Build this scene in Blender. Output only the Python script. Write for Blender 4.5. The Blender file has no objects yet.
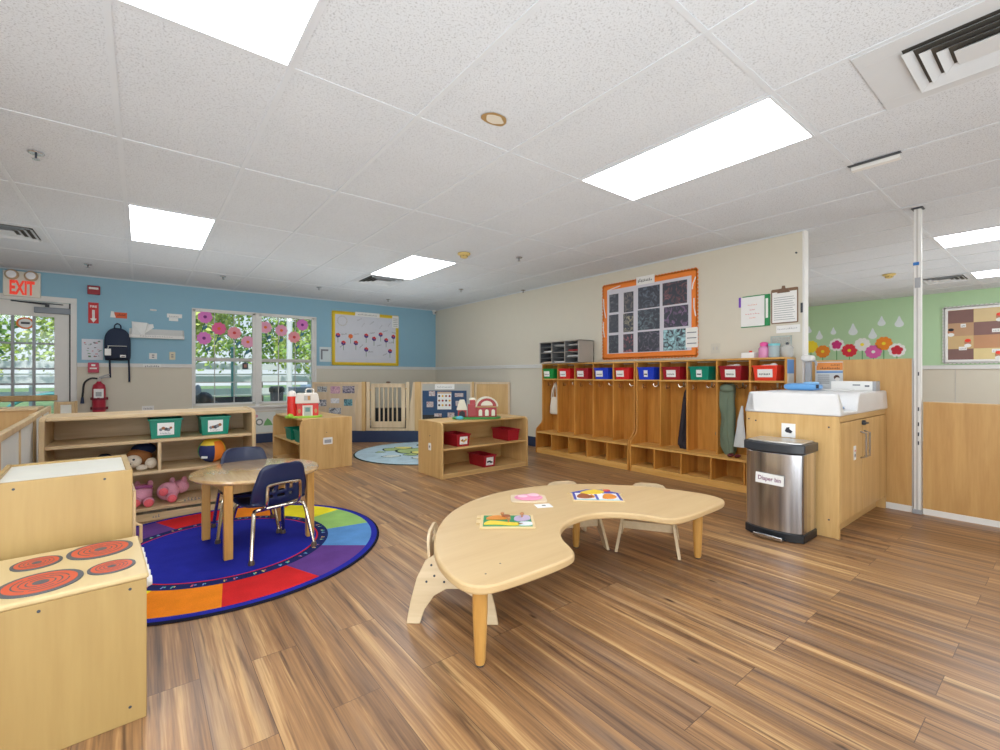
import bpy, bmesh, math, random
from mathutils import Vector, Matrix
random.seed(7)
PI = math.pi
scn = bpy.context.scene
COL = scn.collection

# ---------------------------------------------------------------- materials
def lin(c):
    def g(v):
        v = v / 255.0
        return v / 12.92 if v <= 0.04045 else ((v + 0.055) / 1.055) ** 2.4
    return (g(c[0]), g(c[1]), g(c[2]), 1.0)

MATS = {}
def nt(name):
    m = bpy.data.materials.new(name)
    m.use_nodes = True
    t = m.node_tree
    b = t.nodes['Principled BSDF']
    return m, t, b

def N(t, kind, **kw):
    n = t.nodes.new(kind)
    for k, v in kw.items():
        if hasattr(n, k):
            setattr(n, k, v)
    return n

def flat(name, rgb, rough=0.5, metal=0.0, spec=0.4, emit=0.0, var=0.0, alpha=1.0, coat=0.0):
    if name in MATS: return MATS[name]
    m, t, b = nt(name)
    c = lin(rgb)
    b.inputs['Base Color'].default_value = c
    b.inputs['Roughness'].default_value = rough
    b.inputs['Metallic'].default_value = metal
    b.inputs['Specular IOR Level'].default_value = spec
    b.inputs['Coat Weight'].default_value = coat
    b.inputs['Coat Roughness'].default_value = 0.12
    if emit:
        b.inputs['Emission Color'].default_value = c
        b.inputs['Emission Strength'].default_value = emit
    if alpha < 1: b.inputs['Alpha'].default_value = alpha
    # faint procedural mottling so nothing is a dead flat colour
    tc = N(t, 'ShaderNodeTexCoord'); nz = N(t, 'ShaderNodeTexNoise')
    nz.inputs['Scale'].default_value = 9; nz.inputs['Detail'].default_value = 4
    t.links.new(tc.outputs['Object'], nz.inputs['Vector'])
    r = N(t, 'ShaderNodeMapRange')
    v = var if var else 0.05
    r.inputs['To Min'].default_value = 1 - v; r.inputs['To Max'].default_value = 1 + v
    t.links.new(nz.outputs['Fac'], r.inputs['Value'])
    mx = N(t, 'ShaderNodeVectorMath', operation='SCALE')
    mx.inputs[0].default_value = c[:3]
    t.links.new(r.outputs['Result'], mx.inputs['Scale'])
    t.links.new(mx.outputs['Vector'], b.inputs['Base Color'])
    MATS[name] = m
    return m

def wood(name, light, dark, axis='z', rough=0.4, coat=0.0, streak=0.45, spec=0.4):
    if name in MATS: return MATS[name]
    m, t, b = nt(name)
    tc = N(t, 'ShaderNodeTexCoord')
    mp = N(t, 'ShaderNodeMapping')
    s = {'x': (1.2, 14, 14), 'y': (14, 1.2, 14), 'z': (14, 14, 1.2)}[axis]
    mp.inputs['Scale'].default_value = s
    t.links.new(tc.outputs['Object'], mp.inputs['Vector'])
    n1 = N(t, 'ShaderNodeTexNoise'); n1.inputs['Scale'].default_value = 1.0; n1.inputs['Detail'].default_value = 6
    n1.inputs['Distortion'].default_value = 0.6
    n2 = N(t, 'ShaderNodeTexNoise'); n2.inputs['Scale'].default_value = 6.0; n2.inputs['Detail'].default_value = 3
    t.links.new(mp.outputs[0], n1.inputs['Vector']); t.links.new(mp.outputs[0], n2.inputs['Vector'])
    ad = N(t, 'ShaderNodeMath', operation='MULTIPLY_ADD'); ad.inputs[1].default_value = 0.35
    t.links.new(n2.outputs['Fac'], ad.inputs[0]); t.links.new(n1.outputs['Fac'], ad.inputs[2])
    cr = N(t, 'ShaderNodeValToRGB')
    cr.color_ramp.elements[0].position = 0.67 - streak * 0.5; cr.color_ramp.elements[0].color = lin(dark)
    cr.color_ramp.elements[1].position = 0.67 + streak * 0.4; cr.color_ramp.elements[1].color = lin(light)
    t.links.new(ad.outputs[0], cr.inputs['Fac'])
    t.links.new(cr.outputs['Color'], b.inputs['Base Color'])
    b.inputs['Roughness'].default_value = rough
    b.inputs['Specular IOR Level'].default_value = spec
    b.inputs['Coat Weight'].default_value = coat
    b.inputs['Coat Roughness'].default_value = 0.22
    MATS[name] = m
    return m

def carpet(name, rgb, bump=0.4, scale=260):
    if name in MATS: return MATS[name]
    m, t, b = nt(name)
    tc = N(t, 'ShaderNodeTexCoord')
    nz = N(t, 'ShaderNodeTexNoise'); nz.inputs['Scale'].default_value = scale; nz.inputs['Detail'].default_value = 2
    n2 = N(t, 'ShaderNodeTexNoise'); n2.inputs['Scale'].default_value = 7; n2.inputs['Detail'].default_value = 5
    t.links.new(tc.outputs['Object'], nz.inputs['Vector']); t.links.new(tc.outputs['Object'], n2.inputs['Vector'])
    ad = N(t, 'ShaderNodeMath', operation='ADD')
    t.links.new(nz.outputs['Fac'], ad.inputs[0]); t.links.new(n2.outputs['Fac'], ad.inputs[1])
    r = N(t, 'ShaderNodeMapRange'); r.inputs['From Min'].default_value = 0.6; r.inputs['From Max'].default_value = 1.4
    r.inputs['To Min'].default_value = 0.78; r.inputs['To Max'].default_value = 1.2
    t.links.new(ad.outputs[0], r.inputs['Value'])
    mx = N(t, 'ShaderNodeVectorMath', operation='SCALE'); mx.inputs[0].default_value = lin(rgb)[:3]
    t.links.new(r.outputs['Result'], mx.inputs['Scale']); t.links.new(mx.outputs['Vector'], b.inputs['Base Color'])
    bp = N(t, 'ShaderNodeBump'); bp.inputs['Strength'].default_value = bump; bp.inputs['Distance'].default_value = 0.003
    t.links.new(nz.outputs['Fac'], bp.inputs['Height']); t.links.new(bp.outputs['Normal'], b.inputs['Normal'])
    b.inputs['Roughness'].default_value = 0.95; b.inputs['Specular IOR Level'].default_value = 0.1
    MATS[name] = m
    return m

def floor_mat():
    m, t, b = nt('floor_planks')
    L = t.links.new
    tc = N(t, 'ShaderNodeTexCoord')
    mp = N(t, 'ShaderNodeMapping'); mp.inputs['Rotation'].default_value = (0, 0, PI / 2)
    mp.inputs['Location'].default_value = (0.31, 0.0, 0)
    L(tc.outputs['Object'], mp.inputs['Vector'])
    br = N(t, 'ShaderNodeTexBrick'); br.offset = 0.37; br.offset_frequency = 2
    br.inputs['Scale'].default_value = 1.0
    br.inputs['Brick Width'].default_value = 1.22; br.inputs['Row Height'].default_value = 0.166
    br.inputs['Mortar Size'].default_value = 0.0011; br.inputs['Mortar Smooth'].default_value = 0.0
    br.inputs['Bias'].default_value = 0.0
    br.inputs['Color1'].default_value = (0, 0, 0, 1); br.inputs['Color2'].default_value = (1, 1, 1, 1)
    br.inputs['Mortar'].default_value = (0.5, 0.5, 0.5, 1)
    L(mp.outputs[0], br.inputs['Vector'])
    w = N(t, 'ShaderNodeMath', operation='MULTIPLY'); w.inputs[1].default_value = 37.0
    L(br.outputs['Color'], w.inputs[0])
    def noise(sc, detail, dist=0.0, scale=1.0):
        mm = N(t, 'ShaderNodeMapping'); mm.inputs['Scale'].default_value = sc
        L(tc.outputs['Object'], mm.inputs['Vector'])
        n = N(t, 'ShaderNodeTexNoise', noise_dimensions='4D'); n.inputs['Scale'].default_value = scale
        n.inputs['Detail'].default_value = detail; n.inputs['Distortion'].default_value = dist
        L(mm.outputs[0], n.inputs['Vector']); L(w.outputs[0], n.inputs['W'])
        return n
    broad = noise((24, 0.7, 1), 6, 0.25)
    fine = noise((150, 4, 1), 5, 0.15)
    grey = noise((9, 0.7, 1), 4, 0.3)
    dark = noise((34, 1.5, 1), 7, 1.0)
    mixf = N(t, 'ShaderNodeMath', operation='MULTIPLY_ADD'); mixf.inputs[1].default_value = 0.5
    L(fine.outputs['Fac'], mixf.inputs[0]); L(broad.outputs['Fac'], mixf.inputs[2])
    pv = N(t, 'ShaderNodeMath', operation='MULTIPLY_ADD'); pv.inputs[1].default_value = 0.10
    L(br.outputs['Color'], pv.inputs[0]); L(mixf.outputs[0], pv.inputs[2])
    cr = N(t, 'ShaderNodeValToRGB'); e = cr.color_ramp.elements
    e[0].position = 0.50; e[0].color = lin((82, 58, 40))
    e[1].position = 1.06; e[1].color = lin((200, 160, 108))
    a = e.new(0.66); a.color = lin((124, 90, 60))
    a = e.new(0.86); a.color = lin((162, 120, 78))
    L(pv.outputs[0], cr.inputs['Fac'])
    # greyed weathered zones
    gr = N(t, 'ShaderNodeMapRange'); gr.inputs['From Min'].default_value = 0.5; gr.inputs['From Max'].default_value = 0.72
    gr.inputs['To Max'].default_value = 0.6
    L(grey.outputs['Fac'], gr.inputs['Value'])
    mg = N(t, 'ShaderNodeMixRGB'); mg.inputs['Color2'].default_value = lin((122, 104, 92))
    L(gr.outputs['Result'], mg.inputs['Fac']); L(cr.outputs['Color'], mg.inputs['Color1'])
    # dark grain streaks
    dk = N(t, 'ShaderNodeMapRange'); dk.inputs['From Min'].default_value = 0.57; dk.inputs['From Max'].default_value = 0.70
    dk.inputs['To Max'].default_value = 0.72
    L(dark.outputs['Fac'], dk.inputs['Value'])
    md = N(t, 'ShaderNodeMixRGB'); md.inputs['Color2'].default_value = lin((62, 42, 34))
    L(dk.outputs['Result'], md.inputs['Fac']); L(mg.outputs['Color'], md.inputs['Color1'])
    # knots
    km = N(t, 'ShaderNodeMapping'); km.inputs['Scale'].default_value = (7.0, 2.2, 1)
    L(tc.outputs['Object'], km.inputs['Vector'])
    vo = N(t, 'ShaderNodeTexVoronoi'); vo.inputs['Scale'].default_value = 1.0
    L(km.outputs[0], vo.inputs['Vector'])
    kr = N(t, 'ShaderNodeMapRange'); kr.inputs['From Min'].default_value = 0.03; kr.inputs['From Max'].default_value = 0.085
    kr.inputs['To Min'].default_value = 0.85; kr.inputs['To Max'].default_value = 0.0
    L(vo.outputs['Distance'], kr.inputs['Value'])
    mk = N(t, 'ShaderNodeMixRGB'); mk.inputs['Color2'].default_value = lin((48, 33, 27))
    L(kr.outputs['Result'], mk.inputs['Fac']); L(md.outputs['Color'], mk.inputs['Color1'])
    # seams
    sm = N(t, 'ShaderNodeMixRGB'); sm.inputs['Color2'].default_value = lin((92, 68, 52))
    L(br.outputs['Fac'], sm.inputs['Fac']); L(mk.outputs['Color'], sm.inputs['Color1'])
    L(sm.outputs['Color'], b.inputs['Base Color'])
    rr = N(t, 'ShaderNodeMapRange'); rr.inputs['To Min'].default_value = 0.26; rr.inputs['To Max'].default_value = 0.44
    L(fine.outputs['Fac'], rr.inputs['Value']); L(rr.outputs['Result'], b.inputs['Roughness'])
    b.inputs['Specular IOR Level'].default_value = 0.42
    bp = N(t, 'ShaderNodeBump'); bp.inputs['Strength'].default_value = 0.12; bp.inputs['Distance'].default_value = 0.002
    L(fine.outputs['Fac'], bp.inputs['Height']); L(bp.outputs['Normal'], b.inputs['Normal'])
    return m

def tile_mat():
    m, t, b = nt('ceiling_tile')
    L = t.links.new
    tc = N(t, 'ShaderNodeTexCoord')
    n = N(t, 'ShaderNodeTexNoise'); n.inputs['Scale'].default_value = 130; n.inputs['Detail'].default_value = 3
    n.inputs['Roughness'].default_value = 0.7
    n2 = N(t, 'ShaderNodeTexNoise'); n2.inputs['Scale'].default_value = 1.6; n2.inputs['Detail'].default_value = 3
    n3 = N(t, 'ShaderNodeTexNoise'); n3.inputs['Scale'].default_value = 240; n3.inputs['Detail'].default_value = 2
    for q in (n, n2, n3): L(tc.outputs['Object'], q.inputs['Vector'])
    cr = N(t, 'ShaderNodeValToRGB'); e = cr.color_ramp.elements
    e[0].position = 0.36; e[0].color = lin((180, 184, 190)); e[1].position = 0.46; e[1].color = lin((216, 221, 227))
    L(n.outputs['Fac'], cr.inputs['Fac'])
    r = N(t, 'ShaderNodeMapRange'); r.inputs['To Min'].default_value = 0.93; r.inputs['To Max'].default_value = 1.05
    L(n2.outputs['Fac'], r.inputs['Value'])
    mx = N(t, 'ShaderNodeVectorMath', operation='SCALE')
    L(cr.outputs['Color'], mx.inputs[0]); L(r.outputs['Result'], mx.inputs['Scale'])
    L(mx.outputs['Vector'], b.inputs['Base Color'])
    bp = N(t, 'ShaderNodeBump'); bp.inputs['Strength'].default_value = 0.35; bp.inputs['Distance'].default_value = 0.003
    ad = N(t, 'ShaderNodeMath', operation='ADD'); L(cr.outputs['Color'], ad.inputs[0]); L(n3.outputs['Fac'], ad.inputs[1])
    L(ad.outputs[0], bp.inputs['Height']); L(bp.outputs['Normal'], b.inputs['Normal'])
    b.inputs['Roughness'].default_value = 0.95; b.inputs['Specular IOR Level'].default_value = 0.1
    return m

def glass_mat():
    m, t, b = nt('window_glass')
    t.nodes.remove(b)
    out = t.nodes['Material Output']
    tr = N(t, 'ShaderNodeBsdfTransparent'); tr.inputs['Color'].default_value = (0.96, 0.98, 0.97, 1)
    gl = N(t, 'ShaderNodeBsdfGlossy'); gl.inputs['Roughness'].default_value = 0.03
    fr = N(t, 'ShaderNodeFresnel'); fr.inputs['IOR'].default_value = 1.35
    mx = N(t, 'ShaderNodeMixShader')
    t.links.new(fr.outputs[0], mx.inputs[0]); t.links.new(tr.outputs[0], mx.inputs[1]); t.links.new(gl.outputs[0], mx.inputs[2])
    t.links.new(mx.outputs[0], out.inputs['Surface'])
    return m

def clear_mat(name, rgb, a=0.35):
    m, t, b = nt(name)
    b.inputs['Base Color'].default_value = lin(rgb); b.inputs['Alpha'].default_value = a
    b.inputs['Roughness'].default_value = 0.1
    return m

def emit_mat(name, rgb, s):
    m, t, b = nt(name)
    b.inputs['Base Color'].default_value = (0.8, 0.8, 0.8, 1)
    b.inputs['Emission Color'].default_value = lin(rgb); b.inputs['Emission Strength'].default_value = s
    return m

def leaf_mat(name, c1, c2):
    m, t, b = nt(name)
    tc = N(t, 'ShaderNodeTexCoord'); n = N(t, 'ShaderNodeTexNoise'); n.inputs['Scale'].default_value = 2.3; n.inputs['Detail'].default_value = 6
    t.links.new(tc.outputs['Object'], n.inputs['Vector'])
    cr = N(t, 'ShaderNodeValToRGB'); cr.color_ramp.elements[0].position = 0.38; cr.color_ramp.elements[1].position = 0.62
    cr.color_ramp.elements[0].color = lin(c1); cr.color_ramp.elements[1].color = lin(c2)
    t.links.new(n.outputs['Fac'], cr.inputs['Fac']); t.links.new(cr.outputs['Color'], b.inputs['Base Color'])
    b.inputs['Roughness'].default_value = 0.7
    return m

def abstract_mat(name, base, spots, scale=16, thr=0.58):
    """dark child art print: soft blotches of colour over a base"""
    m, t, b = nt(name)
    tc = N(t, 'ShaderNodeTexCoord')
    n = N(t, 'ShaderNodeTexNoise'); n.inputs['Scale'].default_value = scale; n.inputs['Detail'].default_value = 7
    n.inputs['Distortion'].default_value = 2.2
    t.links.new(tc.outputs['Object'], n.inputs['Vector'])
    cr = N(t, 'ShaderNodeValToRGB'); e = cr.color_ramp.elements
    e[0].position = thr - 0.12; e[0].color = lin(base); e[1].position = thr + 0.14; e[1].color = lin(spots)
    t.links.new(n.outputs['Fac'], cr.inputs['Fac']); t.links.new(cr.outputs['Color'], b.inputs['Base Color'])
    b.inputs['Roughness'].default_value = 0.4
    return m

# ---------------------------------------------------------------- mesh builder
class MB:
    def __init__(s, T=None):
        s.v = []; s.f = []; s.m = []; s.mats = []; s.T = T or Matrix()
    def mi(s, mat):
        if mat not in s.mats: s.mats.append(mat)
        return s.mats.index(mat)
    def add(s, vs, fs, mat):
        o = len(s.v); s.v += [tuple(s.T @ Vector(p)) for p in vs]
        i = s.mi(mat)
        for f in fs:
            s.f.append(tuple(o + k for k in f)); s.m.append(i)
        return s
    def box(s, x0, y0, z0, x1, y1, z1, mat):
        x0, x1 = min(x0, x1), max(x0, x1); y0, y1 = min(y0, y1), max(y0, y1); z0, z1 = min(z0, z1), max(z0, z1)
        vs = [(x0, y0, z0), (x1, y0, z0), (x1, y1, z0), (x0, y1, z0), (x0, y0, z1), (x1, y0, z1), (x1, y1, z1), (x0, y1, z1)]
        return s.add(vs, [(0, 3, 2, 1), (4, 5, 6, 7), (0, 1, 5, 4), (1, 2, 6, 5), (2, 3, 7, 6), (3, 0, 4, 7)], mat)
    def frustum(s, b, zb, t, zt, mat):
        """b,t = (x0,y0,x1,y1)"""
        vs = [(b[0], b[1], zb), (b[2], b[1], zb), (b[2], b[3], zb), (b[0], b[3], zb), (t[0], t[1], zt), (t[2], t[1], zt), (t[2], t[3], zt), (t[0], t[3], zt)]
        return s.add(vs, [(0, 3, 2, 1), (4, 5, 6, 7), (0, 1, 5, 4), (1, 2, 6, 5), (2, 3, 7, 6), (3, 0, 4, 7)], mat)
    def prism(s, pts, a0, a1, axis, mat):
        def P(p, a):
            return {'x': (a, p[0], p[1]), 'y': (p[0], a, p[1]), 'z': (p[0], p[1], a)}[axis]
        n = len(pts)
        ar = sum(pts[i][0] * pts[(i + 1) % n][1] - pts[(i + 1) % n][0] * pts[i][1] for i in range(n))
        flip = (ar < 0) != (axis == 'y')
        if a1 < a0: a0, a1 = a1, a0
        if flip: pts = pts[::-1]
        vs = [P(p, a0) for p in pts] + [P(p, a1) for p in pts]
        fs = [tuple(range(n - 1, -1, -1)), tuple(range(n, 2 * n))]
        fs += [(i, (i + 1) % n, n + (i + 1) % n, n + i) for i in range(n)]
        return s.add(vs, fs, mat)
    def tube(s, pts, r, mat, n=10, closed=False, smooth=0):
        pts = [Vector(p) for p in pts]
        if smooth: pts = catmull(pts, smooth, closed)
        rr = r if isinstance(r, (list, tuple)) else [r] * len(pts)
        if len(rr) != len(pts): rr = [rr[0] + (rr[-1] - rr[0]) * i / (len(pts) - 1) for i in range(len(pts))]
        rings = []; up = None; m = len(pts)
        for i, p in enumerate(pts):
            if closed: d = pts[(i + 1) % m] - pts[i - 1]
            else: d = pts[min(i + 1, m - 1)] - pts[max(i - 1, 0)]
            d.normalize()
            if up is None:
                up = d.orthogonal().normalized()
            else:
                up = (up - d * up.dot(d)).normalized()
            sd = d.cross(up)
            rings.append([p + (up * math.cos(2 * PI * k / n) + sd * math.sin(2 * PI * k / n)) * rr[i] for k in range(n)])
        vs = [v for R in rings for v in R]; fs = []
        for i in range(m if closed else m - 1):
            j = (i + 1) % m
            for k in range(n):
                fs.append((i * n + k, i * n + (k + 1) % n, j * n + (k + 1) % n, j * n + k))
        if not closed:
            fs.append(tuple(range(n - 1, -1, -1))); fs.append(tuple((m - 1) * n + k for k in range(n)))
        return s.add(vs, fs, mat)
    def lathe(s, prof, c, mat, n=24, axis='z'):
        def P(r, z, a):
            x, y = r * math.cos(a), r * math.sin(a)
            q = {'z': (x, y, z), 'y': (y, z, x), 'x': (z, x, y)}[axis]
            return (c[0] + q[0], c[1] + q[1], c[2] + q[2])
        vs = []; fs = []; m = len(prof)
        for r, z in prof:
            for k in range(n): vs.append(P(max(r, 1e-5), z, 2 * PI * k / n))
        for i in range(m - 1):
            for k in range(n):
                fs.append((i * n + k, i * n + (k + 1) % n, (i + 1) * n + (k + 1) % n, (i + 1) * n + k))
        fs.append(tuple(range(n - 1, -1, -1))); fs.append(tuple((m - 1) * n + k for k in range(n)))
        return s.add(vs, fs, mat)
    def cyl(s, c, r, h, mat, n=20, axis='z'):
        return s.lathe([(r, 0), (r, h)], c, mat, n, axis)
    def puff(s, c, R, mat, e=1.0, e2=1.0, nu=20, nv=12):
        """superellipsoid: e<1 boxier"""
        def sg(v, p): return math.copysign(abs(v) ** p, v)
        vs = []; fs = []
        for i in range(nv + 1):
            ph = -PI / 2 + PI * i / nv
            for k in range(nu):
                th = 2 * PI * k / nu
                vs.append((c[0] + R[0] * sg(math.cos(ph), e2) * sg(math.cos(th), e), c[1] + R[1] * sg(math.cos(ph), e2) * sg(math.sin(th), e), c[2] + R[2] * sg(math.sin(ph), e2)))
        for i in range(nv):
            for k in range(nu):
                fs.append((i * nu + k, i * nu + (k + 1) % nu, (i + 1) * nu + (k + 1) % nu, (i + 1) * nu + k))
        return s.add(vs, fs, mat)
    def quad(s, a, b, c, d, mat):
        return s.add([a, b, c, d], [(0, 1, 2, 3)], mat)
    def disc(s, c, r, mat, n=20, axis='z', h=0.0015, ry=None):
        ry = ry or r
        pts = [(r * math.cos(2 * PI * k / n), ry * math.sin(2 * PI * k / n)) for k in range(n)]
        if axis == 'z': return s.prism([(c[0] + x, c[1] + y) for x, y in pts], c[2], c[2] + h, 'z', mat)
        if axis == 'y': return s.prism([(c[0] + x, c[2] + y) for x, y in pts], c[1], c[1] - h, 'y', mat)
        return s.prism([(c[1] + x, c[2] + y) for x, y in pts], c[0], c[0] - h, 'x', mat)
    def text(s, body, size, o, xd, yd, mat, align='CENTER', wide=1.0, bold=0.0):
        cu = bpy.data.curves.new('lettering', 'FONT'); cu.body = body; cu.size = size
        cu.align_x = align; cu.align_y = 'CENTER'; cu.offset = bold; cu.resolution_u = 3
        ob = bpy.data.objects.new('lettering', cu); COL.objects.link(ob)
        bpy.context.view_layer.update()
        dg = bpy.context.evaluated_depsgraph_get()
        me = bpy.data.meshes.new_from_object(ob.evaluated_get(dg))
        xd = Vector(xd); yd = Vector(yd); o = Vector(o)
        s.add([o + xd * (v.co.x * wide) + yd * v.co.y for v in me.vertices], [tuple(p.vertices) for p in me.polygons], mat)
        bpy.data.objects.remove(ob); bpy.data.meshes.remove(me); bpy.data.curves.remove(cu)
        return s
    def build(s, name, parent=None, bevel=0.0, smooth=True, seg=2, loc=None):
        me = bpy.data.meshes.new(name)
        me.from_pydata(s.v, [], s.f)
        for m in s.mats: me.materials.append(m)
        me.polygons.foreach_set('material_index', s.m)
        if smooth:
            me.polygons.foreach_set('use_smooth', [True] * len(me.polygons))
        me.update(); me.validate()
        if smooth: me.set_sharp_from_angle(angle=0.62)
        o = bpy.data.objects.new(name, me); COL.objects.link(o)
        if parent is not None: o.parent = parent
        if loc: o.location = loc
        if bevel:
            b = o.modifiers.new('bevel', 'BEVEL'); b.width = bevel; b.segments = seg; b.limit_method = 'ANGLE'; b.angle_limit = 0.7
            b.harden_normals = False
        return o

def catmull(P, k, closed=False):
    out = []; n = len(P)
    rng = n if closed else n - 1
    for i in range(rng):
        if closed: a, b, c, d = P[i - 1], P[i], P[(i + 1) % n], P[(i + 2) % n]
        else: a, b, c, d = P[max(i - 1, 0)], P[i], P[i + 1], P[min(i + 2, n - 1)]
        for j in range(k):
            t = j / k
            out.append(0.5 * ((2 * b) + (c - a) * t + (2 * a - 5 * b + 4 * c - d) * t * t + (3 * b - a - 3 * c + d) * t ** 3))
    if not closed: out.append(P[-1])
    return out
def cat2(P, k):
    return [(v.x, v.y) for v in catmull([Vector((p[0], p[1], 0)) for p in P], k, True)]
def roundrect(x0, y0, x1, y1, r, n=4):
    out = []
    for cx, cy, a in ((x1 - r, y1 - r, 0), (x0 + r, y1 - r, 90), (x0 + r, y0 + r, 180), (x1 - r, y0 + r, 270)):
        for k in range(n + 1):
            t = math.radians(a + 90 * k / n); out.append((cx + r * math.cos(t), cy + r * math.sin(t)))
    return out

def tag(o, label=None, cat=None, group=None, kind=None):
    if label: o['label'] = label
    if cat: o['category'] = cat
    if group: o['group'] = group
    if kind: o['kind'] = kind
    return o
def thing(name, label, cat, loc=(0, 0, 0), rz=0.0, group=None):
    o = bpy.data.objects.new(name, None); o.empty_display_size = 0.1; COL.objects.link(o)
    o.location = loc; o.rotation_euler = (0, 0, rz)
    return tag(o, label, cat, group)
def dup(root, loc, rz, label, group=None, mat=None):
    r = root.copy(); COL.objects.link(r); r.location = loc; r.rotation_euler = (0, 0, rz); r['label'] = label
    if group: r['group'] = group
    for ch in list(root.children):
        c = ch.copy(); COL.objects.link(c); c.parent = r
        for g in list(ch.children):
            d = g.copy(); COL.objects.link(d); d.parent = c
    return r
def struct(name, mb, bevel=0.0, smooth=False):
    o = mb.build(name, None, bevel, smooth); o['kind'] = 'structure'; return o
def scrib(mb, p0, p1, h, mat, n=6, off=(0, 0, 0), seed=0):
    """a row of small pen strokes from p0 to p1 in an upright wall plane (illegible handwriting)"""
    rd = random.Random(seed + int(abs(p0[0] * 977 + p0[1] * 331 + p0[2] * 113)))
    a = Vector(p0); b = Vector(p1); d = (b - a)
    L = d.length; d.normalize(); up = Vector((0, 0, 1))
    if abs(d.z) > 0.8: up = Vector((0, 1, 0))
    for i in range(n):
        t = L * (i + 0.1) / n; w = L / n * 0.7
        hh = h * rd.uniform(0.45, 1.0); s = a + d * t + up * rd.uniform(-0.1, 0.1) * h
        th = h * 0.2
        o = Vector(off)
        mb.quad(s + o, s + d * th + o, s + d * (th + w * 0.3) + up * hh + o, s + d * w * 0.3 + up * hh + o, mat)
        mb.quad(s + d * w * 0.2 + o, s + d * w + o, s + d * w + up * th + o, s + d * w * 0.2 + up * th + o, mat)

# ---------------------------------------------------------------- shared materials
M_white = flat('white_paint', (228, 227, 224), 0.5)
M_trim = flat('trim_white', (224, 224, 222), 0.45)
M_blue = flat('blue_wall_paint', (139, 182, 204), 0.7, var=0.02)
M_beige = flat('beige_wall_paint', (214, 208, 192), 0.7, var=0.02)
M_green = flat('green_wall_paint', (180, 214, 172), 0.7, var=0.02)
M_navy_base = flat('navy_base', (38, 52, 82), 0.45)
M_maple = wood('maple', (216, 178, 118), (196, 154, 94), 'z', 0.42)
M_maple_x = wood('maple_x', (216, 178, 118), (196, 154, 94), 'x', 0.42)
M_maple_y = wood('maple_y', (216, 178, 118), (196, 154, 94), 'y', 0.42)
M_birch = wood('birch', (214, 186, 142), (192, 160, 116), 'z', 0.45)
M_birch_x = wood('birch_x', (216, 188, 146), (194, 164, 120), 'x', 0.45)
M_birch_y = wood('birch_y', (216, 188, 146), (194, 164, 120), 'y', 0.45)
M_pale = wood('pale_ply', (222, 200, 164), (206, 182, 144), 'y', 0.42)
M_kid = wood('kidney_laminate', (212, 182, 134), (203, 170, 122), 'x', 0.38, streak=0.6)
M_edge = wood('edge_ply', (214, 176, 120), (190, 150, 96), 'z', 0.45)
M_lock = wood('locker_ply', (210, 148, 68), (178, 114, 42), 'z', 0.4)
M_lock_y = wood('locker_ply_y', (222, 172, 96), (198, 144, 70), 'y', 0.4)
M_cab = wood('stove_ply', (182, 152, 94), (166, 134, 80), 'z', 0.45, streak=0.7)
M_panel = wood('panel_ply', (206, 162, 100), (188, 142, 82), 'z', 0.42)
M_leg = wood('turned_leg', (216, 164, 88), (186, 130, 60), 'z', 0.3)
M_top = wood('table_top', (222, 186, 128), (188, 146, 92), 'y', 0.16, coat=1.0, spec=0.6)
M_black = flat('black_plastic', (26, 28, 32), 0.4)
M_dark = flat('dark_grey', (60, 64, 72), 0.5)
M_grey = flat('mid_grey', (160, 163, 168), 0.4)
M_lgrey = flat('light_grey', (196, 194, 190), 0.5)
M_chrome = flat('chrome', (200, 188, 170), 0.2, metal=1.0)
M_steel = flat('brushed_steel', (190, 190, 192), 0.26, metal=1.0)
def steel_mat():
    m, t, b = nt('brushed_steel_sheen')
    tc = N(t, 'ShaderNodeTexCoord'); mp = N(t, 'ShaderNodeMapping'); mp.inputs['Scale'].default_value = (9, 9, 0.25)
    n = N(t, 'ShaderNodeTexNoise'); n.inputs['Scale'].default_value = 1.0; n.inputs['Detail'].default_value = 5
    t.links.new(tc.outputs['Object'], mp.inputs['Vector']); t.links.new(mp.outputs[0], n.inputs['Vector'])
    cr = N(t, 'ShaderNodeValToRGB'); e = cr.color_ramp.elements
    e[0].position = 0.36; e[0].color = lin((128, 128, 132)); e[1].position = 0.62; e[1].color = lin((232, 232, 236))  # streaky sheen of brushed steel painted as light and dark colour bands
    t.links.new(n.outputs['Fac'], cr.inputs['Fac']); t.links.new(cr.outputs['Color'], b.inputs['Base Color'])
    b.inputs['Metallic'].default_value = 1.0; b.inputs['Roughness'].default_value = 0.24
    return m
M_can_steel = steel_mat()
M_paper = flat('paper', (238, 238, 236), 0.7)
M_ink = flat('ink', (40, 40, 48), 0.6)
M_ink2 = flat('faded_ink', (120, 124, 132), 0.6)
M_red = flat('bin_red', (214, 30, 34), 0.35)
M_dred = flat('bin_dark_red', (158, 24, 38), 0.35)
M_ored = flat('bin_orange_red', (236, 62, 40), 0.35)
M_bblue = flat('bin_blue', (28, 60, 200), 0.35)
M_bgreen = flat('bin_green', (20, 140, 60), 0.35)
M_teal = flat('bin_teal', (0, 128, 104), 0.35)
M_glass = glass_mat()
M_floor = floor_mat()
M_tile = tile_mat()
M_light = emit_mat('panel_light', (246, 250, 255), 9.0)

# ================================================================ SETTING
WB = 8.25       # back (blue) wall plane
WR = 4.78       # right wall plane
FW = 10.25      # far green wall plane
CH = 2.44
fl_ = MB(); fl_.box(-3.2, -4.2, -0.06, FW + 0.1, WB + 0.12, 0, M_floor); struct('floor', fl_)
ce = MB(); ce.box(-3.2, -4.2, CH, FW + 0.1, WB + 0.12, CH + 0.08, M_tile); struct('ceiling', ce)
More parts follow.
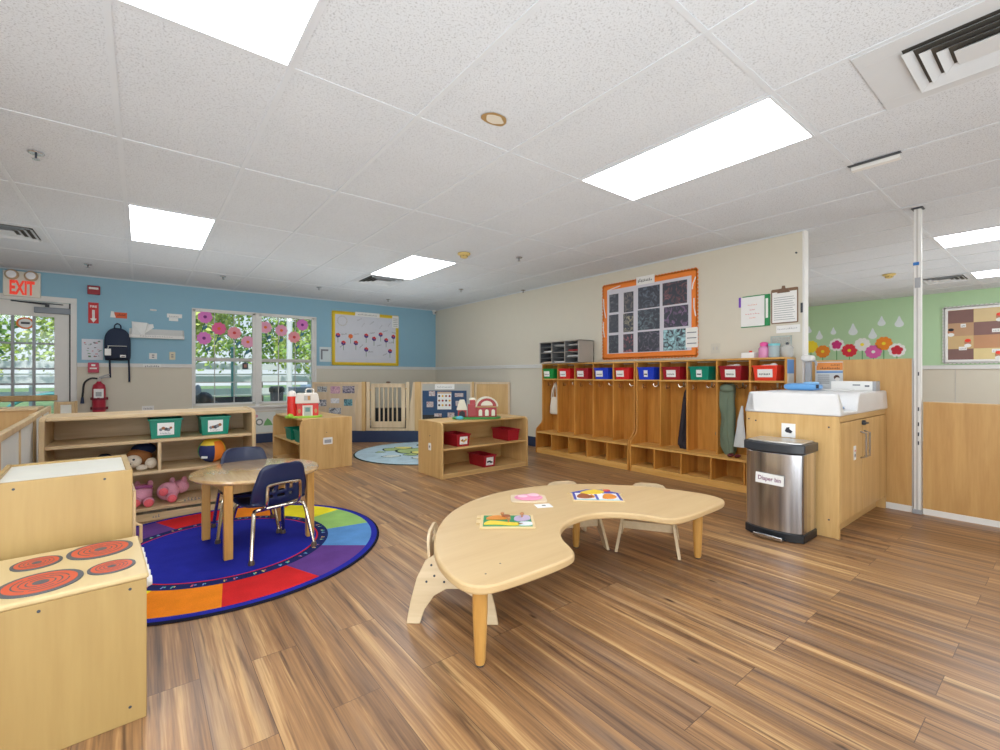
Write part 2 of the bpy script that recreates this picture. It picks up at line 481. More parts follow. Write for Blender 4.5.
# T-bar grid
tb = MB()
M_tbar = flat('t_bar', (212, 217, 223), 0.45)
k = -3.15 + (0.51 + 3.15) % 0.61
while k < FW:
    tb.box(k - 0.012, -4.1, CH - 0.004, k + 0.012, WB - 0.001, CH, M_tbar); k += 0.61
k = -4.1 + (2.12 + 4.1) % 1.22
while k < WB:
    tb.box(-3.1, k - 0.012, CH - 0.0035, FW - 0.001, k + 0.012, CH, M_tbar); k += 1.22
tb.box(-3.1, WB - 0.02, CH - 0.012, WR, WB, CH, M_tbar)
tb.box(WR - 0.02, 1.56, CH - 0.012, WR, WB, CH, M_tbar)
struct('trim_1', tb)

# back wall with a door hole and two window holes
def wall_with_holes(mb, x0, x1, holes, y0, y1, z0, z1, mat):
    xs = sorted({x0, x1} | {h[0] for h in holes} | {h[1] for h in holes})
    for a, b in zip(xs[:-1], xs[1:]):
        hs = [h for h in holes if h[0] <= a + 1e-6 and h[1] >= b - 1e-6]
        zc = z0
        for h in sorted(hs, key=lambda q: q[2]):
            if h[2] > zc: mb.box(a, y0, zc, b, y1, min(h[2], z1), mat)
            zc = max(zc, h[3])
        if zc < z1: mb.box(a, y0, zc, b, y1, z1, mat)
holes = [(-1.72, -0.74, 0.0, 2.06), (0.60, 1.44, 0.64, 2.10), (1.50, 2.36, 0.64, 2.10)]
wb = MB(); wall_with_holes(wb, -3.2, WR, holes, WB, WB + 0.12, 1.24, CH, M_blue)
wall_with_holes(wb, -3.2, WR, holes, WB, WB + 0.12, 0.0, 1.24, M_beige)
wb.box(WR, WB, 0, FW, WB + 0.12, CH, M_green)
struct('wall_back', wb)
wr = MB(); wr.box(WR, 1.58, 0, WR + 0.09, WB, CH, M_beige); struct('wall_right', wr)
wf = MB(); wf.box(FW, -4.2, 1.24, FW + 0.1, WB, CH, M_green); wf.box(FW, -4.2, 0, FW + 0.1, WB, 1.24, M_beige); struct('wall_far', wf)
wl = MB(); wl.box(-3.2, -4.2, 0, -3.1, WB, CH, M_beige); struct('wall_left', wl)
wq = MB(); wq.box(-3.2, -4.2, 0, FW, -4.1, CH, M_beige); struct('wall_front', wq)

# chair rails, wainscot seams, bases
t = MB()
for a, b in ((-3.1, -1.80), (-0.68, 0.588), (2.395, WR)):
    t.box(a, WB - 0.018, 1.215, b, WB - 0.0005, 1.262, M_trim); t.box(a, WB - 0.026, 1.25, b, WB - 0.0005, 1.268, M_trim)
struct('trim_2', t, 0.003)
t = MB(); t.box(WR - 0.018, 4.86, 1.215, WR - 0.0005, WB - 0.03, 1.262, M_trim); t.box(WR - 0.026, 4.86, 1.25, WR - 0.0005, WB - 0.03, 1.268, M_trim)
struct('trim_3', t, 0.003)
t = MB(); t.box(FW - 0.02, -4.1, 1.20, FW - 0.0005, WB - 0.01, 1.265, M_trim)
for yy in (-1.2, 0.02, 1.24, 2.46): t.box(FW - 0.006, yy, 0.1, FW - 0.0005, yy + 0.006, 1.2, M_lgrey)
struct('trim_4', t)
t = MB()
t.box(-0.66, WB - 0.012, 0, 4.7, WB - 0.0005, 0.15, M_navy_base); t.box(-3.1, WB - 0.012, 0, -1.82, WB - 0.0005, 0.15, M_navy_base)
struct('baseboard_back', t)
t = MB(); t.box(WR - 0.012, 4.84, 0, WR - 0.0005, WB - 0.02, 0.15, M_navy_base); struct('baseboard_right', t)
# wall end trim (white corner bead)
t = MB(); t.box(WR - 0.008, 1.565, 0, WR + 0.095, 1.58, CH, M_white)
t.box(WR - 0.018, 1.575, 1.68, WR - 0.012, 1.592, 1.77, M_dark); t.cyl((WR - 0.016, 1.63, 2.24), 0.008, 0.015, M_dark, axis='x')
struct('trim_5', t)
# tall wood half wall, and low wood half wall beyond the pole
t = MB(); t.box(4.88, 0.84, 0.05, 4.94, 1.575, 1.24, M_panel); t.box(4.875, 0.835, 0.0, 4.945, 1.575, 0.05, M_white)
t.box(4.874, 0.832, 0.05, 4.946, 0.84, 1.24, M_lgrey)
struct('wall_partition', t)
t = MB(); t.box(4.89, -4.1, 0.045, 4.96, 0.775, 0.885, M_panel); t.box(4.885, -4.1, 0.0, 4.965, 0.775, 0.045, M_white)
t.box(4.888, -4.1, 0.885, 4.962, 0.775, 0.892, M_edge)
struct('wall_divider', t)

# ---------------------------------------------------------------- pole
p = thing('metal_pole', 'tall white metal ceiling pole at the end of the wood half wall', 'pole', (4.885, 0.805, 0))
m = MB(); m.box(-0.026, -0.022, 0, 0.026, 0.022, CH - 0.01, M_white); m.box(-0.031, -0.006, 0, -0.026, 0.006, CH - 0.012, M_lgrey)
m.build('post', p, 0.006)
m = MB(); m.box(-0.045, -0.035, CH - 0.008, 0.045, 0.035, CH - 0.001, M_dark); m.build('ceiling_plate', p)
m = MB(); m.box(-0.036, -0.03, 0, 0.036, 0.03, 0.035, M_grey); m.build('foot_plate', p, 0.003)
m = MB(); m.box(-0.0355, -0.012, 1.98, -0.034, 0.024, 2.005, flat('tape_blue', (30, 110, 190), 0.5)); tag(m.build('tape', p), 'blue tape')
m = MB(); m.box(-0.036, -0.02, 1.80, -0.0305, 0.014, 1.88, M_grey); m.build('sticker', p)
m = MB()
for z in (0.55, 0.62, 0.70, 0.82, 1.1): m.box(-0.036, -0.012, z, -0.034, -0.004, z + 0.03, M_dark)
m.build('latch', p)

# ---------------------------------------------------------------- windows
def window(name, x0, x1, mun):
    z0, z1 = 0.64, 2.10; f = MB(); y0, y1 = WB + 0.01, WB + 0.07
    f.box(x0, y0 - 0.012, z0, x0 + 0.035, y1, z1, M_white); f.box(x1 - 0.035, y0 - 0.012, z0, x1, y1, z1, M_white)
    f.box(x0, y0 - 0.012, z1 - 0.03, x1, y1, z1, M_white); f.box(x0, y0 - 0.012, z0, x1, y1, z0 + 0.03, M_white)
    f.box(x0, y0 - 0.008, 1.32, x1, y1, 1.372, M_lgrey)
    for x in mun:
        f.box(x - 0.006, y0 + 0.01, z0, x + 0.006, y0 + 0.03, z1, M_lgrey)
    f.box(x0, y0 + 0.012, 0.985, x1, y0 + 0.028, 0.999, M_lgrey)
    f.box(x0, y0 + 0.012, 1.71, x1, y0 + 0.028, 1.716, M_lgrey)
    o = struct(name, f, 0.002)
    g = MB(); g.box(x0 + 0.03, WB + 0.042, z0 + 0.02, x1 - 0.03, WB + 0.045, z1 - 0.02, M_glass); g.build('window_pane', o, smooth=False)
window('window_1', 0.60, 1.44, (0.883, 1.146))
window('window_2', 1.50, 2.36, (1.793, 2.056))
t = MB()   # window casing and sill
t.box(0.588, WB - 0.012, 0.605, 0.60, WB - 0.0005, 2.10, M_white); t.box(2.36, WB - 0.012, 0.605, 2.395, WB - 0.0005, 2.10, M_white)
t.box(1.44, WB - 0.012, 0.605, 1.50, WB - 0.0005, 2.10, M_white); t.box(0.588, WB - 0.014, 2.10, 2.395, WB - 0.0005, 2.115, M_white)
t.box(0.54, WB - 0.06, 0.575, 2.42, WB - 0.0005, 0.605, M_white); t.box(0.57, WB - 0.012, 0.52, 2.39, WB - 0.0005, 0.575, M_white)
struct('trim_6', t, 0.002)
t = MB(); t.cyl((2.385, WB - 0.03, 1.25), 0.006, 0.85, M_white, 8)
tag(t.build('blind_wand'), 'thin white blind wand hanging at the right edge of the double window', 'wand')

# ---------------------------------------------------------------- door
d = MB(); DX0, DX1 = -1.72, -0.74; dy0, dy1 = WB + 0.02, WB + 0.065; gx0, gx1 = -1.48, -0.90
d.box(DX0, dy0, 0.01, gx0, dy1, 2.05, M_lgrey); d.box(gx1, dy0, 0.01, DX1 - 0.02, dy1, 2.05, M_white)
d.box(gx0, dy0, 1.86, gx1, dy1, 2.05, M_white); d.box(gx0, dy0, 0.01, gx1, dy1, 0.25, M_white)
for x in (-1.28, -1.09): d.box(x - 0.014, dy0 + 0.005, 0.25, x + 0.014, dy1 - 0.005, 1.86, M_grey)
for z in (1.51, 1.185, 0.99, 0.78, 0.50): d.box(gx0, dy0 + 0.006, z - 0.012, gx1, dy1 - 0.006, z + 0.012, M_grey)
d.box(DX1 - 0.02, dy0 + 0.012, 0.01, DX1 - 0.001, dy1 - 0.01, 2.05, M_black)
door = struct('door_1', d, 0.002)
m = MB(); m.box(gx0, WB + 0.04, 0.25, gx1, WB + 0.043, 1.86, M_glass); m.build('door_glass', door, smooth=False)
m = MB(); m.box(gx0 - 0.08, WB - 0.015, 0.775, gx1 + 0.03, WB + 0.02, 0.845, M_edge); m.build('push_bar', door, 0.006)
t = MB(); t.box(-0.742, WB - 0.02, 0, -0.682, WB - 0.0005, 2.05, M_white); t.box(-1.78, WB - 0.02, 2.05, -0.682, WB - 0.0005, 2.12, M_white)
t.box(-1.78, WB - 0.02, 0, -1.72, WB - 0.0005, 2.05, M_white)
struct('trim_7', t, 0.003)
c = thing('door_closer', 'grey hydraulic door closer with arm at the top of the glass door', 'door closer', (-0.91, WB - 0.01, 1.94))
m = MB(); m.box(-0.17, -0.04, -0.04, 0.17, 0.025, 0.035, flat('closer_grey', (132, 140, 150), 0.4)); m.build('body', c, 0.008)
m = MB(); m.tube([(-0.05, -0.03, 0.04), (-0.05, -0.03, 0.075)], 0.02, M_dark); m.tube([(-0.05, -0.03, 0.07), (-0.36, -0.12, 0.085)], 0.009, M_dark)
m.tube([(-0.36, -0.12, 0.085), (0.1, -0.03, 0.08)], 0.006, M_dark); m.build('arm', c)
s = thing('door_sign', 'round orange and white sticker on the glass of the door', 'sticker', (-1.165, WB + 0.03, 1.765))
m = MB(); m.disc((0, 0, 0), 0.085, flat('sticker_orange', (230, 120, 50), 0.5), axis='y', h=0.004, ry=0.075); m.build('backing', s)
m = MB(); m.disc((0, -0.005, 0), 0.062, M_paper, axis='y', ry=0.055); m.box(-0.04, -0.0085, -0.012, 0.04, -0.0068, 0.014, M_dark); m.build('print', s)

# exit sign
s = thing('exit_sign', 'white EXIT sign with red letters and twin lamp heads above the door', 'exit sign', (-1.185, WB - 0.001, 2.09))
m = MB(); m.box(-0.165, -0.05, 0, 0.165, 0, 0.315, flat('sign_cream', (230, 226, 214), 0.5)); m.build('housing', s, 0.006)
m = MB(); m.text('EXIT', 0.235, (0, -0.0525, 0.10), (1, 0, 0), (0, 0, 1), flat('exit_red', (232, 62, 42), 0.4, emit=0.35), wide=0.46, bold=0.009); m.build('lettering', s, smooth=False)
for sx in (-1, 1):
    m = MB(); m.lathe([(0.062, 0), (0.066, -0.03), (0.05, -0.055)], (sx * 0.085, -0.05, 0.262), flat('lamp_ring', (196, 170, 140), 0.3), 20, 'y')
    m.lathe([(0.045, -0.056), (0.02, -0.062)], (sx * 0.085, -0.05, 0.262), flat('lamp_face', (236, 236, 240), 0.1), 20, 'y')
    m.build('lamp_head', s)

# small wall items on the blue wall
def plate(name, label, cat, x0, z0, x1, z1, mat, th=0.006, y=WB, bevel=0.0, extra=None, group=None):
    m = MB(); m.box(x0, y - th, z0, x1, y, z1, mat)
    if extra: extra(m, y - th - 0.0012)
    o = m.build(name, None, bevel, smooth=False)
    return tag(o, label, cat, group)
s = thing('fire_alarm', 'dark red fire alarm strobe with a white lens high on the blue wall', 'fire alarm', (-0.512, WB, 2.25))
m = MB(); m.box(-0.065, -0.045, -0.058, 0.065, 0, 0.058, flat('alarm_red', (150, 34, 44), 0.4)); m.build('housing', s, 0.006)
m = MB(); m.box(-0.048, -0.06, 0.008, 0.048, -0.045, 0.035, M_white); m.build('lens', s, 0.003)
def e_arrow(m, y):
    m.prism([(-0.530, 1.985), (-0.504, 1.985), (-0.504, 1.87), (-0.484, 1.87), (-0.517, 1.815), (-0.550, 1.87), (-0.530, 1.87)], y, y + 0.0006, 'y', M_paper)
    m.text('FIRE', 0.04, (-0.517, y - 0.0004, 2.03), (1, 0, 0), (0, 0, 1), M_paper, bold=0.001)
    for i, ch in enumerate('EXTINGUISHER'[:8]):
        m.text(ch, 0.014, (-0.517, y - 0.0006, 1.975 - i * 0.0135), (1, 0, 0), (0, 0, 1), flat('alarm_red', (150, 34, 44), 0.4))
plate('fire_arrow_sign', 'narrow red sign with a white down arrow above the extinguisher', 'sign', -0.57, 1.805, -0.464, 2.085, flat('sign_red', (196, 34, 40), 0.5), extra=e_arrow)
def e_map(m, y):
    rd = random.Random(3)
    for i in range(26):
        x = rd.uniform(-0.62, -0.45); z = rd.uniform(1.34, 1.56)
        m.box(x, y, z, x + rd.uniform(0.01, 0.03), y + 0.001, z + rd.uniform(0.004, 0.014), [M_ink2, M_dark, flat('map_green', (70, 150, 90)), flat('map_pink', (200, 90, 110))][i % 4])
plate('evacuation_map', 'white paper floor plan pinned on the blue wall left of the backpack', 'poster', -0.635, 1.31, -0.42, 1.59, flat('map_paper', (222, 226, 236), 0.6), extra=e_map)
s = thing('pull_station', 'small pink red fire pull box on the rail above the extinguisher', 'pull station', (-0.515, WB - 0.027, 1.205))
m = MB(); m.box(-0.055, -0.03, -0.068, 0.055, 0.026, 0.068, flat('pull_red', (190, 44, 78), 0.4)); m.build('housing', s, 0.005)
m = MB(); m.box(-0.035, -0.044, -0.02, 0.035, -0.03, 0.0, M_white); m.box(-0.02, -0.033, 0.02, 0.02, -0.03, 0.045, M_paper); m.build('handle', s, 0.002)
def e_or(m, y):
    m.prism([(-0.345, 1.90), (-0.285, 1.90), (-0.31, 1.985), (-0.335, 1.985)], y, y + 0.001, 'y', M_paper)
    scrib(m, (-0.27, y, 1.93), (-0.18, y, 1.93), 0.03, M_ink)
plate('orange_note', 'orange torn paper note with white corner above the backpack', 'note', -0.30, 1.895, -0.165, 1.975, flat('note_orange', (216, 92, 52), 0.6), extra=e_or)

# backpack
s = thing('backpack', 'navy blue backpack hanging on the blue wall by its top loop', 'backpack', (-0.265, WB - 0.0, 1.33))
M_bp = flat('backpack_navy', (30, 42, 66), 0.75); M_bp2 = flat('backpack_pocket', (24, 34, 56), 0.75)
m = MB()
prof = [(-0.135, 0.0), (-0.14, 0.12), (-0.138, 0.26), (-0.12, 0.34), (-0.075, 0.40), (0, 0.422), (0.075, 0.40), (0.12, 0.34), (0.138, 0.26), (0.14, 0.12), (0.135, 0.0), (0.10, -0.022), (-0.10, -0.022)]
pp = cat2(prof, 4)
n = len(pp); cz = 0.19
rings = [(0.0, 0.94), (-0.03, 1.0), (-0.085, 1.0), (-0.115, 0.93), (-0.128, 0.75), (-0.132, 0.4)]
vs = [(x * s_, y_, cz + (z - cz) * s_) for y_, s_ in rings for x, z in pp]
fs = [(i * n + k, i * n + (k + 1) % n, (i + 1) * n + (k + 1) % n, (i + 1) * n + k) for i in range(len(rings) - 1) for k in range(n)]
fs.append(tuple(range(n))); fs.append(tuple((len(rings) - 1) * n + k for k in range(n)))
m.add(vs, fs, M_bp); m.build('body', s)
m = MB(); m.prism(roundrect(-0.115, 0.0, 0.115, 0.165, 0.03), -0.125, -0.158, 'y', M_bp2); m.build('pocket', s, 0.012)
m = MB(); m.box(-0.1, -0.163, 0.166, 0.1, -0.128, 0.174, M_lgrey); m.build('zip', s)
m = MB(); m.tube([(-0.035, -0.03, 0.41), (-0.03, -0.03, 0.46), (0, -0.03, 0.485), (0.03, -0.03, 0.46), (0.035, -0.03, 0.41)], 0.008, M_bp, smooth=4); m.build('carry_loop', s)
for sx, zz in ((-0.085, -0.26), (0.118, -0.32)):
    m = MB(); m.tube([(sx, -0.05, 0.02), (sx + 0.004, -0.06, -0.12), (sx + 0.008, -0.045, zz)], 0.011, M_bp2, 8, smooth=4); m.build('strap', s)
m = MB(); m.box(-0.13, -0.178, 0.04, -0.065, -0.168, 0.13, M_paper); m.tube([(-0.098, -0.172, 0.13), (-0.09, -0.165, 0.17)], 0.004, M_paper, 6); tag(m.build('name_tag', s, 0.003), 'white name tag')
m = MB(); m.box(0.03, -0.163, 0.015, 0.09, -0.158, 0.05, M_paper); m.box(0.04, -0.1645, 0.025, 0.08, -0.1628, 0.036, M_ink); m.build('brand_patch', s)
# fire extinguisher
s = thing('fire_extinguisher', 'dark red fire extinguisher strapped to the wall left of the shelf', 'fire extinguisher', (-0.455, WB - 0.10, 0.60))
M_ext = flat('extinguisher_red', (168, 28, 52), 0.3)
m = MB(); m.lathe([(0.05, 0), (0.068, 0.012), (0.07, 0.04), (0.07, 0.33), (0.06, 0.375), (0.03, 0.40), (0.022, 0.42)], (0, 0, 0), M_ext); m.build('cylinder', s)
m = MB(); m.box(-0.05, -0.072, 0.2, 0.05, -0.069, 0.32, M_paper); m.box(-0.03, -0.0735, 0.22, 0.03, -0.071, 0.28, M_grey); m.build('label_plate', s)
for z in (0.04, 0.17):
    m = MB(); m.lathe([(0.074, 0), (0.074, 0.035)], (0, 0, z), flat('bracket_red', (120, 20, 44), 0.5)); m.box(-0.09, 0.03, z, 0.09, 0.1, z + 0.035, flat('bracket_red', (120, 20, 44), 0.5)); m.build('bracket', s)
m = MB(); m.cyl((0, 0, 0.42), 0.02, 0.04, M_lgrey); m.tube([(0, 0, 0.45), (0.05, 0, 0.475), (0.11, 0, 0.48)], 0.009, M_grey); m.tube([(0, 0, 0.47), (0.06, 0, 0.50), (0.11, 0, 0.515)], 0.008, M_grey); m.build('valve', s)
m = MB(); m.tube([(-0.01, 0, 0.455), (-0.08, 0, 0.46), (-0.145, 0, 0.40), (-0.16, -0.01, 0.27), (-0.165, -0.01, 0.20)], 0.012, M_black, smooth=5)
m.tube([(-0.165, -0.01, 0.21), (-0.167, -0.01, 0.13)], [0.014, 0.02], M_navy_base); m.build('hose', s)

# white wall shelf with papers
s = thing('wall_shelf', 'white slanted wall shelf to the right of the backpack', 'shelf', (0.175, WB - 0.001, 1.63))
m = MB(); m.box(-0.315, -0.10, 0, 0.315, 0, 0.018, M_white)
m.prism([(0, 0.018), (-0.10, 0.018), (-0.10, 0.045), (0, 0.135)], -0.315, -0.303, 'x', M_white)
m.prism([(0, 0.018), (-0.10, 0.018), (-0.10, 0.045), (0, 0.135)], 0.303, 0.315, 'x', M_white); m.build('tray', s, 0.002)
m = MB(); m.box(-0.303, -0.008, 0.018, 0.303, -0.001, 0.135, flat('shelf_back', (206, 206, 204), 0.5)); m.build('back_panel', s)
m = MB(); m.box(-0.303, -0.103, 0.016, 0.303, -0.099, 0.045, M_white); scrib(m, (-0.2, -0.1035, 0.02), (0.18, -0.1035, 0.02), 0.016, M_ink2, 14); m.build('front_lip', s)
m = MB(); m.add([(-0.28, -0.02, 0.02), (-0.15, -0.09, 0.02), (-0.10, -0.05, 0.20), (-0.12, -0.02, 0.215), (-0.29, -0.01, 0.225)], [(0, 1, 2, 3, 4)], M_paper)
m.add([(-0.29, -0.03, 0.05), (-0.18, -0.085, 0.03), (-0.04, -0.03, 0.15), (-0.05, -0.02, 0.20), (-0.27, -0.03, 0.19)], [(0, 1, 2, 3, 4)], M_paper)
tag(m.build('loose_papers', smooth=False, loc=(0.175, WB - 0.001, 1.635)), 'crumpled white papers standing at the left end of the wall shelf', 'papers')
plate('wall_hook', 'tiny white hook on the blue wall above the shelf', 'hook', 0.09, 2.03, 0.165, 2.05, M_white, th=0.02, bevel=0.004)
def e_tp(m, y):
    m.box(0.31, y - 0.001, 1.90, 0.42, y + 0.001, 1.945, M_paper); scrib(m, (0.31, y - 0.001, 1.96), (0.43, y - 0.001, 1.96), 0.02, M_ink2)
plate('taped_note', 'white torn paper strips taped right of the wall shelf', 'note', 0.287, 1.948, 0.467, 2.005, M_paper, extra=e_tp)
def e_out(cx, cz):
    def f(m, y):
        m.box(cx - 0.014, y - 0.001, cz + 0.006, cx + 0.014, y + 0.001, cz + 0.022, M_ink2); m.box(cx - 0.014, y - 0.001, cz - 0.024, cx + 0.014, y + 0.001, cz - 0.008, M_ink2)
    return f
plate('wall_outlet', 'white square outlet plate on the blue wall under the shelf', 'outlet', 0.08, 1.335, 0.17, 1.42, M_white, bevel=0.002, extra=e_out(0.125, 1.378))
plate('wall_outlet', 'narrow beige outlet plate nearest the window on the blue wall', 'outlet', 0.315, 1.33, 0.385, 1.445, flat('beige_plate', (216, 206, 176)), bevel=0.002, extra=e_out(0.35, 1.388))
def e_l1(m, y): scrib(m, (0.03, y, 1.222), (0.20, y, 1.222), 0.026, M_ink, 8)
plate('name_strip', 'white strip with handwriting on the chair rail below the outlets', 'label', 0.01, 1.214, 0.216, 1.26, M_paper, th=0.03, extra=e_l1)
def e_l2(m, y): scrib(m, (0.015, y, 0.615), (0.12, y, 0.615), 0.03, M_ink2, 6)
plate('name_strip', 'small white paper label low on the beige wall above the long shelf', 'label', -0.001, 0.60, 0.135, 0.665, M_paper, extra=e_l2)
def e_fr(m, y):
    m.box(2.47, y, 1.53, 2.60, y + 0.001, 1.56, M_ink2); m.box(2.47, y, 1.38, 2.50, y + 0.001, 1.53, M_ink2)
plate('notice_paper', 'white paper notice between the window and the yellow edged board', 'notice', 2.45, 1.34, 2.645, 1.60, flat('notice', (206, 218, 222), 0.6), extra=e_fr)
def e_uw(m, y):
    m.disc((1.50, y + 0.001, 0.34), 0.055, flat('pic_grey', (120, 130, 124)), axis='y'); m.disc((1.50, y, 0.34), 0.035, M_paper, axis='y')
    m.prism([(1.56, 0.28), (1.70, 0.28), (1.66, 0.36), (1.62, 0.40), (1.58, 0.34)], y, y + 0.001, 'y', flat('pic_green', (120, 180, 110)))
    m.disc((1.455, y, 0.44), 0.025, flat('pic_pink', (220, 150, 170)), axis='y')
plate('picture_paper', 'white picture paper with grey circle and green hills under the window', 'picture', 1.42, 0.17, 1.74, 0.50, flat('pic_bg', (216, 220, 214), 0.6), extra=e_uw)

# flower bulletin board (yellow edge)
M_yel = flat('border_yellow', (240, 204, 48), 0.6)
def scallop(mb, x0, z0, x1, z1, w, mat, plane, at, th=0.004, step=0.035):
    """scalloped border strip round a rectangle; plane 'y' (back wall) or 'x' (right/far wall)"""
    ax = plane
    def pr(pts): mb.prism(pts, at, at - th, ax, mat)
    for a0, a1, b0, b1 in ((x0, x1, z1 - w, z1), (x0, x1, z0, z0 + w), (x0, x0 + w, z0 + w, z1 - w), (x1 - w, x1, z0 + w, z1 - w)):
        pr([(a0, b0), (a1, b0), (a1, b1), (a0, b1)])
    n = int((x1 - x0) / step)
    for i in range(n):
        c = x0 + (i + 0.5) * (x1 - x0) / n
        for zz in (z0, z1):
            pr([(c + step * 0.5 * math.cos(a), zz + step * 0.35 * math.sin(a)) for a in [2 * PI * q / 8 for q in range(8)]])
    n = int((z1 - z0) / step)
    for i in range(n):
        c = z0 + (i + 0.5) * (z1 - z0) / n
        for xx in (x0, x1):
            pr([(xx + step * 0.35 * math.cos(a), c + step * 0.5 * math.sin(a)) for a in [2 * PI * q / 8 for q in range(8)]])
s = thing('bulletin_board', 'white bulletin board of paper flowers with a yellow scalloped border', 'bulletin board', (0, WB, 0))
m = MB(); m.box(2.67, -0.012, 1.295, 3.93, -0.0005, 2.245, flat('board_white', (214, 216, 226), 0.6)); m.build('backing', s)
m = MB(); scallop(m, 2.665, 1.29, 3.935, 2.25, 0.05, M_yel, 'y', -0.012); m.build('border', s, smooth=False)
m = MB(); m.box(3.08, -0.021, 2.19, 3.55, -0.017, 2.27, M_paper); scrib(m, (3.13, -0.0215, 2.215), (3.50, -0.0215, 2.215), 0.03, M_ink2, 14); m.build('title_strip', s)
m = MB(); m.box(3.81, -0.021, 2.02, 3.94, -0.017, 2.25, M_paper)
for i in range(5): m.box(3.83, -0.022, 2.05 + i * 0.035, 3.92, -0.0205, 2.058 + i * 0.035, M_ink2)
m.build('note_paper', s)
m = MB()
for k in range(18):
    a = 2 * PI * k / 18; m.disc((2.845 + 0.085 * math.cos(a), -0.0125, 2.085 + 0.085 * math.sin(a)), 0.012, M_lgrey, 8, 'y')
m.build('paper_ring', s)
FR, FP = flat('petal_red', (214, 60, 62), 0.6), flat('petal_purple', (70, 44, 130), 0.6)
FO, FG = flat('petal_orange', (232, 112, 50), 0.6), flat('stem_green', (80, 130, 80), 0.6)
for i, (x, z) in enumerate([(2.766, 1.821), (2.865, 1.686), (2.996, 1.813), (3.094, 1.696), (3.291, 1.838), (3.443, 1.788), (3.291, 1.582), (3.575, 1.875), (3.686, 1.771), (3.834, 1.846), (3.765, 1.566)]):
    m = MB(); r = 0.042; m.box(x - 0.004, -0.0135, z - 0.13, x + 0.004, -0.012, z, FG)
    for k in range(6):
        a = 2 * PI * k / 6 + 0.3
        mt = FO if i == 2 else (FR if math.sin(a) > 0.1 else FP)
        m.disc((x + r * 0.55 * math.cos(a), -0.0140 - 0.0003 * k, z + r * 0.55 * math.sin(a)), r * 0.5, mt, 10, 'y', 0.001)
    m.disc((x, -0.0165, z), r * 0.25, FO, 8, 'y', 0.001)
    m.build('paper_flower', s, smooth=False)
m = MB()
for (x, z, a) in [(2.83, 1.83, .2), (2.80, 1.60, .6), (3.06, 1.85, .1), (3.16, 1.60, .7), (3.36, 1.88, .2), (3.50, 1.65, .3), (3.33, 1.53, .1), (3.62, 1.93, .25), (3.74, 1.72, .1), (3.80, 1.93, -.3), (3.62, 1.47, .5), (3.12, 2.10, .5), (3.36, 2.05, .6), (3.55, 1.98, .9), (3.72, 2.03, .9), (3.20, 1.99, .9)]:
    scrib(m, (x, -0.013, z), (x + 0.10 * math.cos(a), -0.013, z + 0.10 * math.sin(a)), 0.022, M_ink if z < 1.97 else M_ink2, 6)
m.build('handwriting', s, smooth=False)
# security camera in corner
s = thing('security_camera', 'small white camera in the ceiling corner of the blue wall', 'camera', (4.72, WB - 0.04, 2.39))
m = MB(); m.box(-0.03, -0.02, 0.01, 0.03, 0.03, 0.049, M_white); m.build('mount', s, 0.004)
m = MB(); m.puff((-0.01, -0.03, -0.015), (0.032, 0.04, 0.03), M_white); m.cyl((-0.01, -0.075, -0.015), 0.014, 0.01, M_dark, axis='y'); m.build('camera_body', s)

# window flowers painted on glass
pk = [flat('fl_magenta', (222, 120, 200), 0.5), flat('fl_pink', (236, 96, 150), 0.5), flat('fl_salmon', (238, 150, 160), 0.5), flat('fl_rose', (232, 160, 190), 0.5)]
ptsf = [(0.758, 1.994, 0), (0.744, 1.668, 0), (0.94, 1.827, 1), (1.148, 1.772, 2), (1.336, 1.636, 3), (1.592, 1.889, 3), (1.834, 1.851, 3), (2.035, 1.749, 2), (2.167, 1.967, 0)]
desc = ['top left corner of the left window', 'left edge of the left window, below another', 'second pane of the left window', 'middle right of the left window', 'lower right of the left window, palest pink', 'top left of the right window', 'middle pane of the right window', 'salmon one beside the right pane', 'top right corner of the right window']
M_fst = flat('flower_stem', (40, 80, 96), 0.6); M_fleaf = flat('flower_leaf', (66, 120, 140), 0.6); M_fc = flat('flower_heart', (120, 40, 120), 0.6)
for i, (x, z, c) in enumerate(ptsf):
    s = thing('window_flower', 'pink paper flower on the glass, ' + desc[i], 'paper flower', (x, WB + 0.012, z), 0, 'pink paper flowers on the window')
    m = MB(); 
    for k in range(9):
        a = 2 * PI * k / 9; m.disc((0.068 * math.cos(a), -0.001 - 0.0003 * (k % 3), 0.068 * math.sin(a)), 0.032, pk[c], 10, 'y', 0.001)
    m.disc((0, -0.0022, 0), 0.062, pk[c], 16, 'y', 0.001); m.build('petals', s, smooth=False)
    m = MB(); m.disc((0, -0.004, 0), 0.024, [M_fc, FO, FR, FO][c], 12, 'y', 0.001); m.build('centre', s, smooth=False)
    dx = 0.05 * (1 if i % 2 else -1)
    m = MB(); m.prism([(-0.006, -0.08), (0.006, -0.08), (dx + 0.007, -0.25), (dx - 0.007, -0.25)], 0.002, 0.003, 'y', M_fst); m.build('stem', s, smooth=False)
    m = MB(); m.prism(cat2([(dx * 0.6, -0.17), (dx * 0.6 + 0.045, -0.125), (dx * 0.6 + 0.055, -0.16), (dx * 0.6 + 0.02, -0.195)], 4), 0.0, 0.001, 'y', M_fleaf); m.build('leaf', s, smooth=False)
plate('window_sticker', 'small dark framed sticker in the lower left window', 'sticker', 1.26, 1.20, 1.34, 1.30, M_dark, y=WB + 0.02, extra=lambda m, y: m.box(1.28, y, 1.225, 1.32, y + 0.0012, 1.275, flat('stk', (170, 120, 110))))

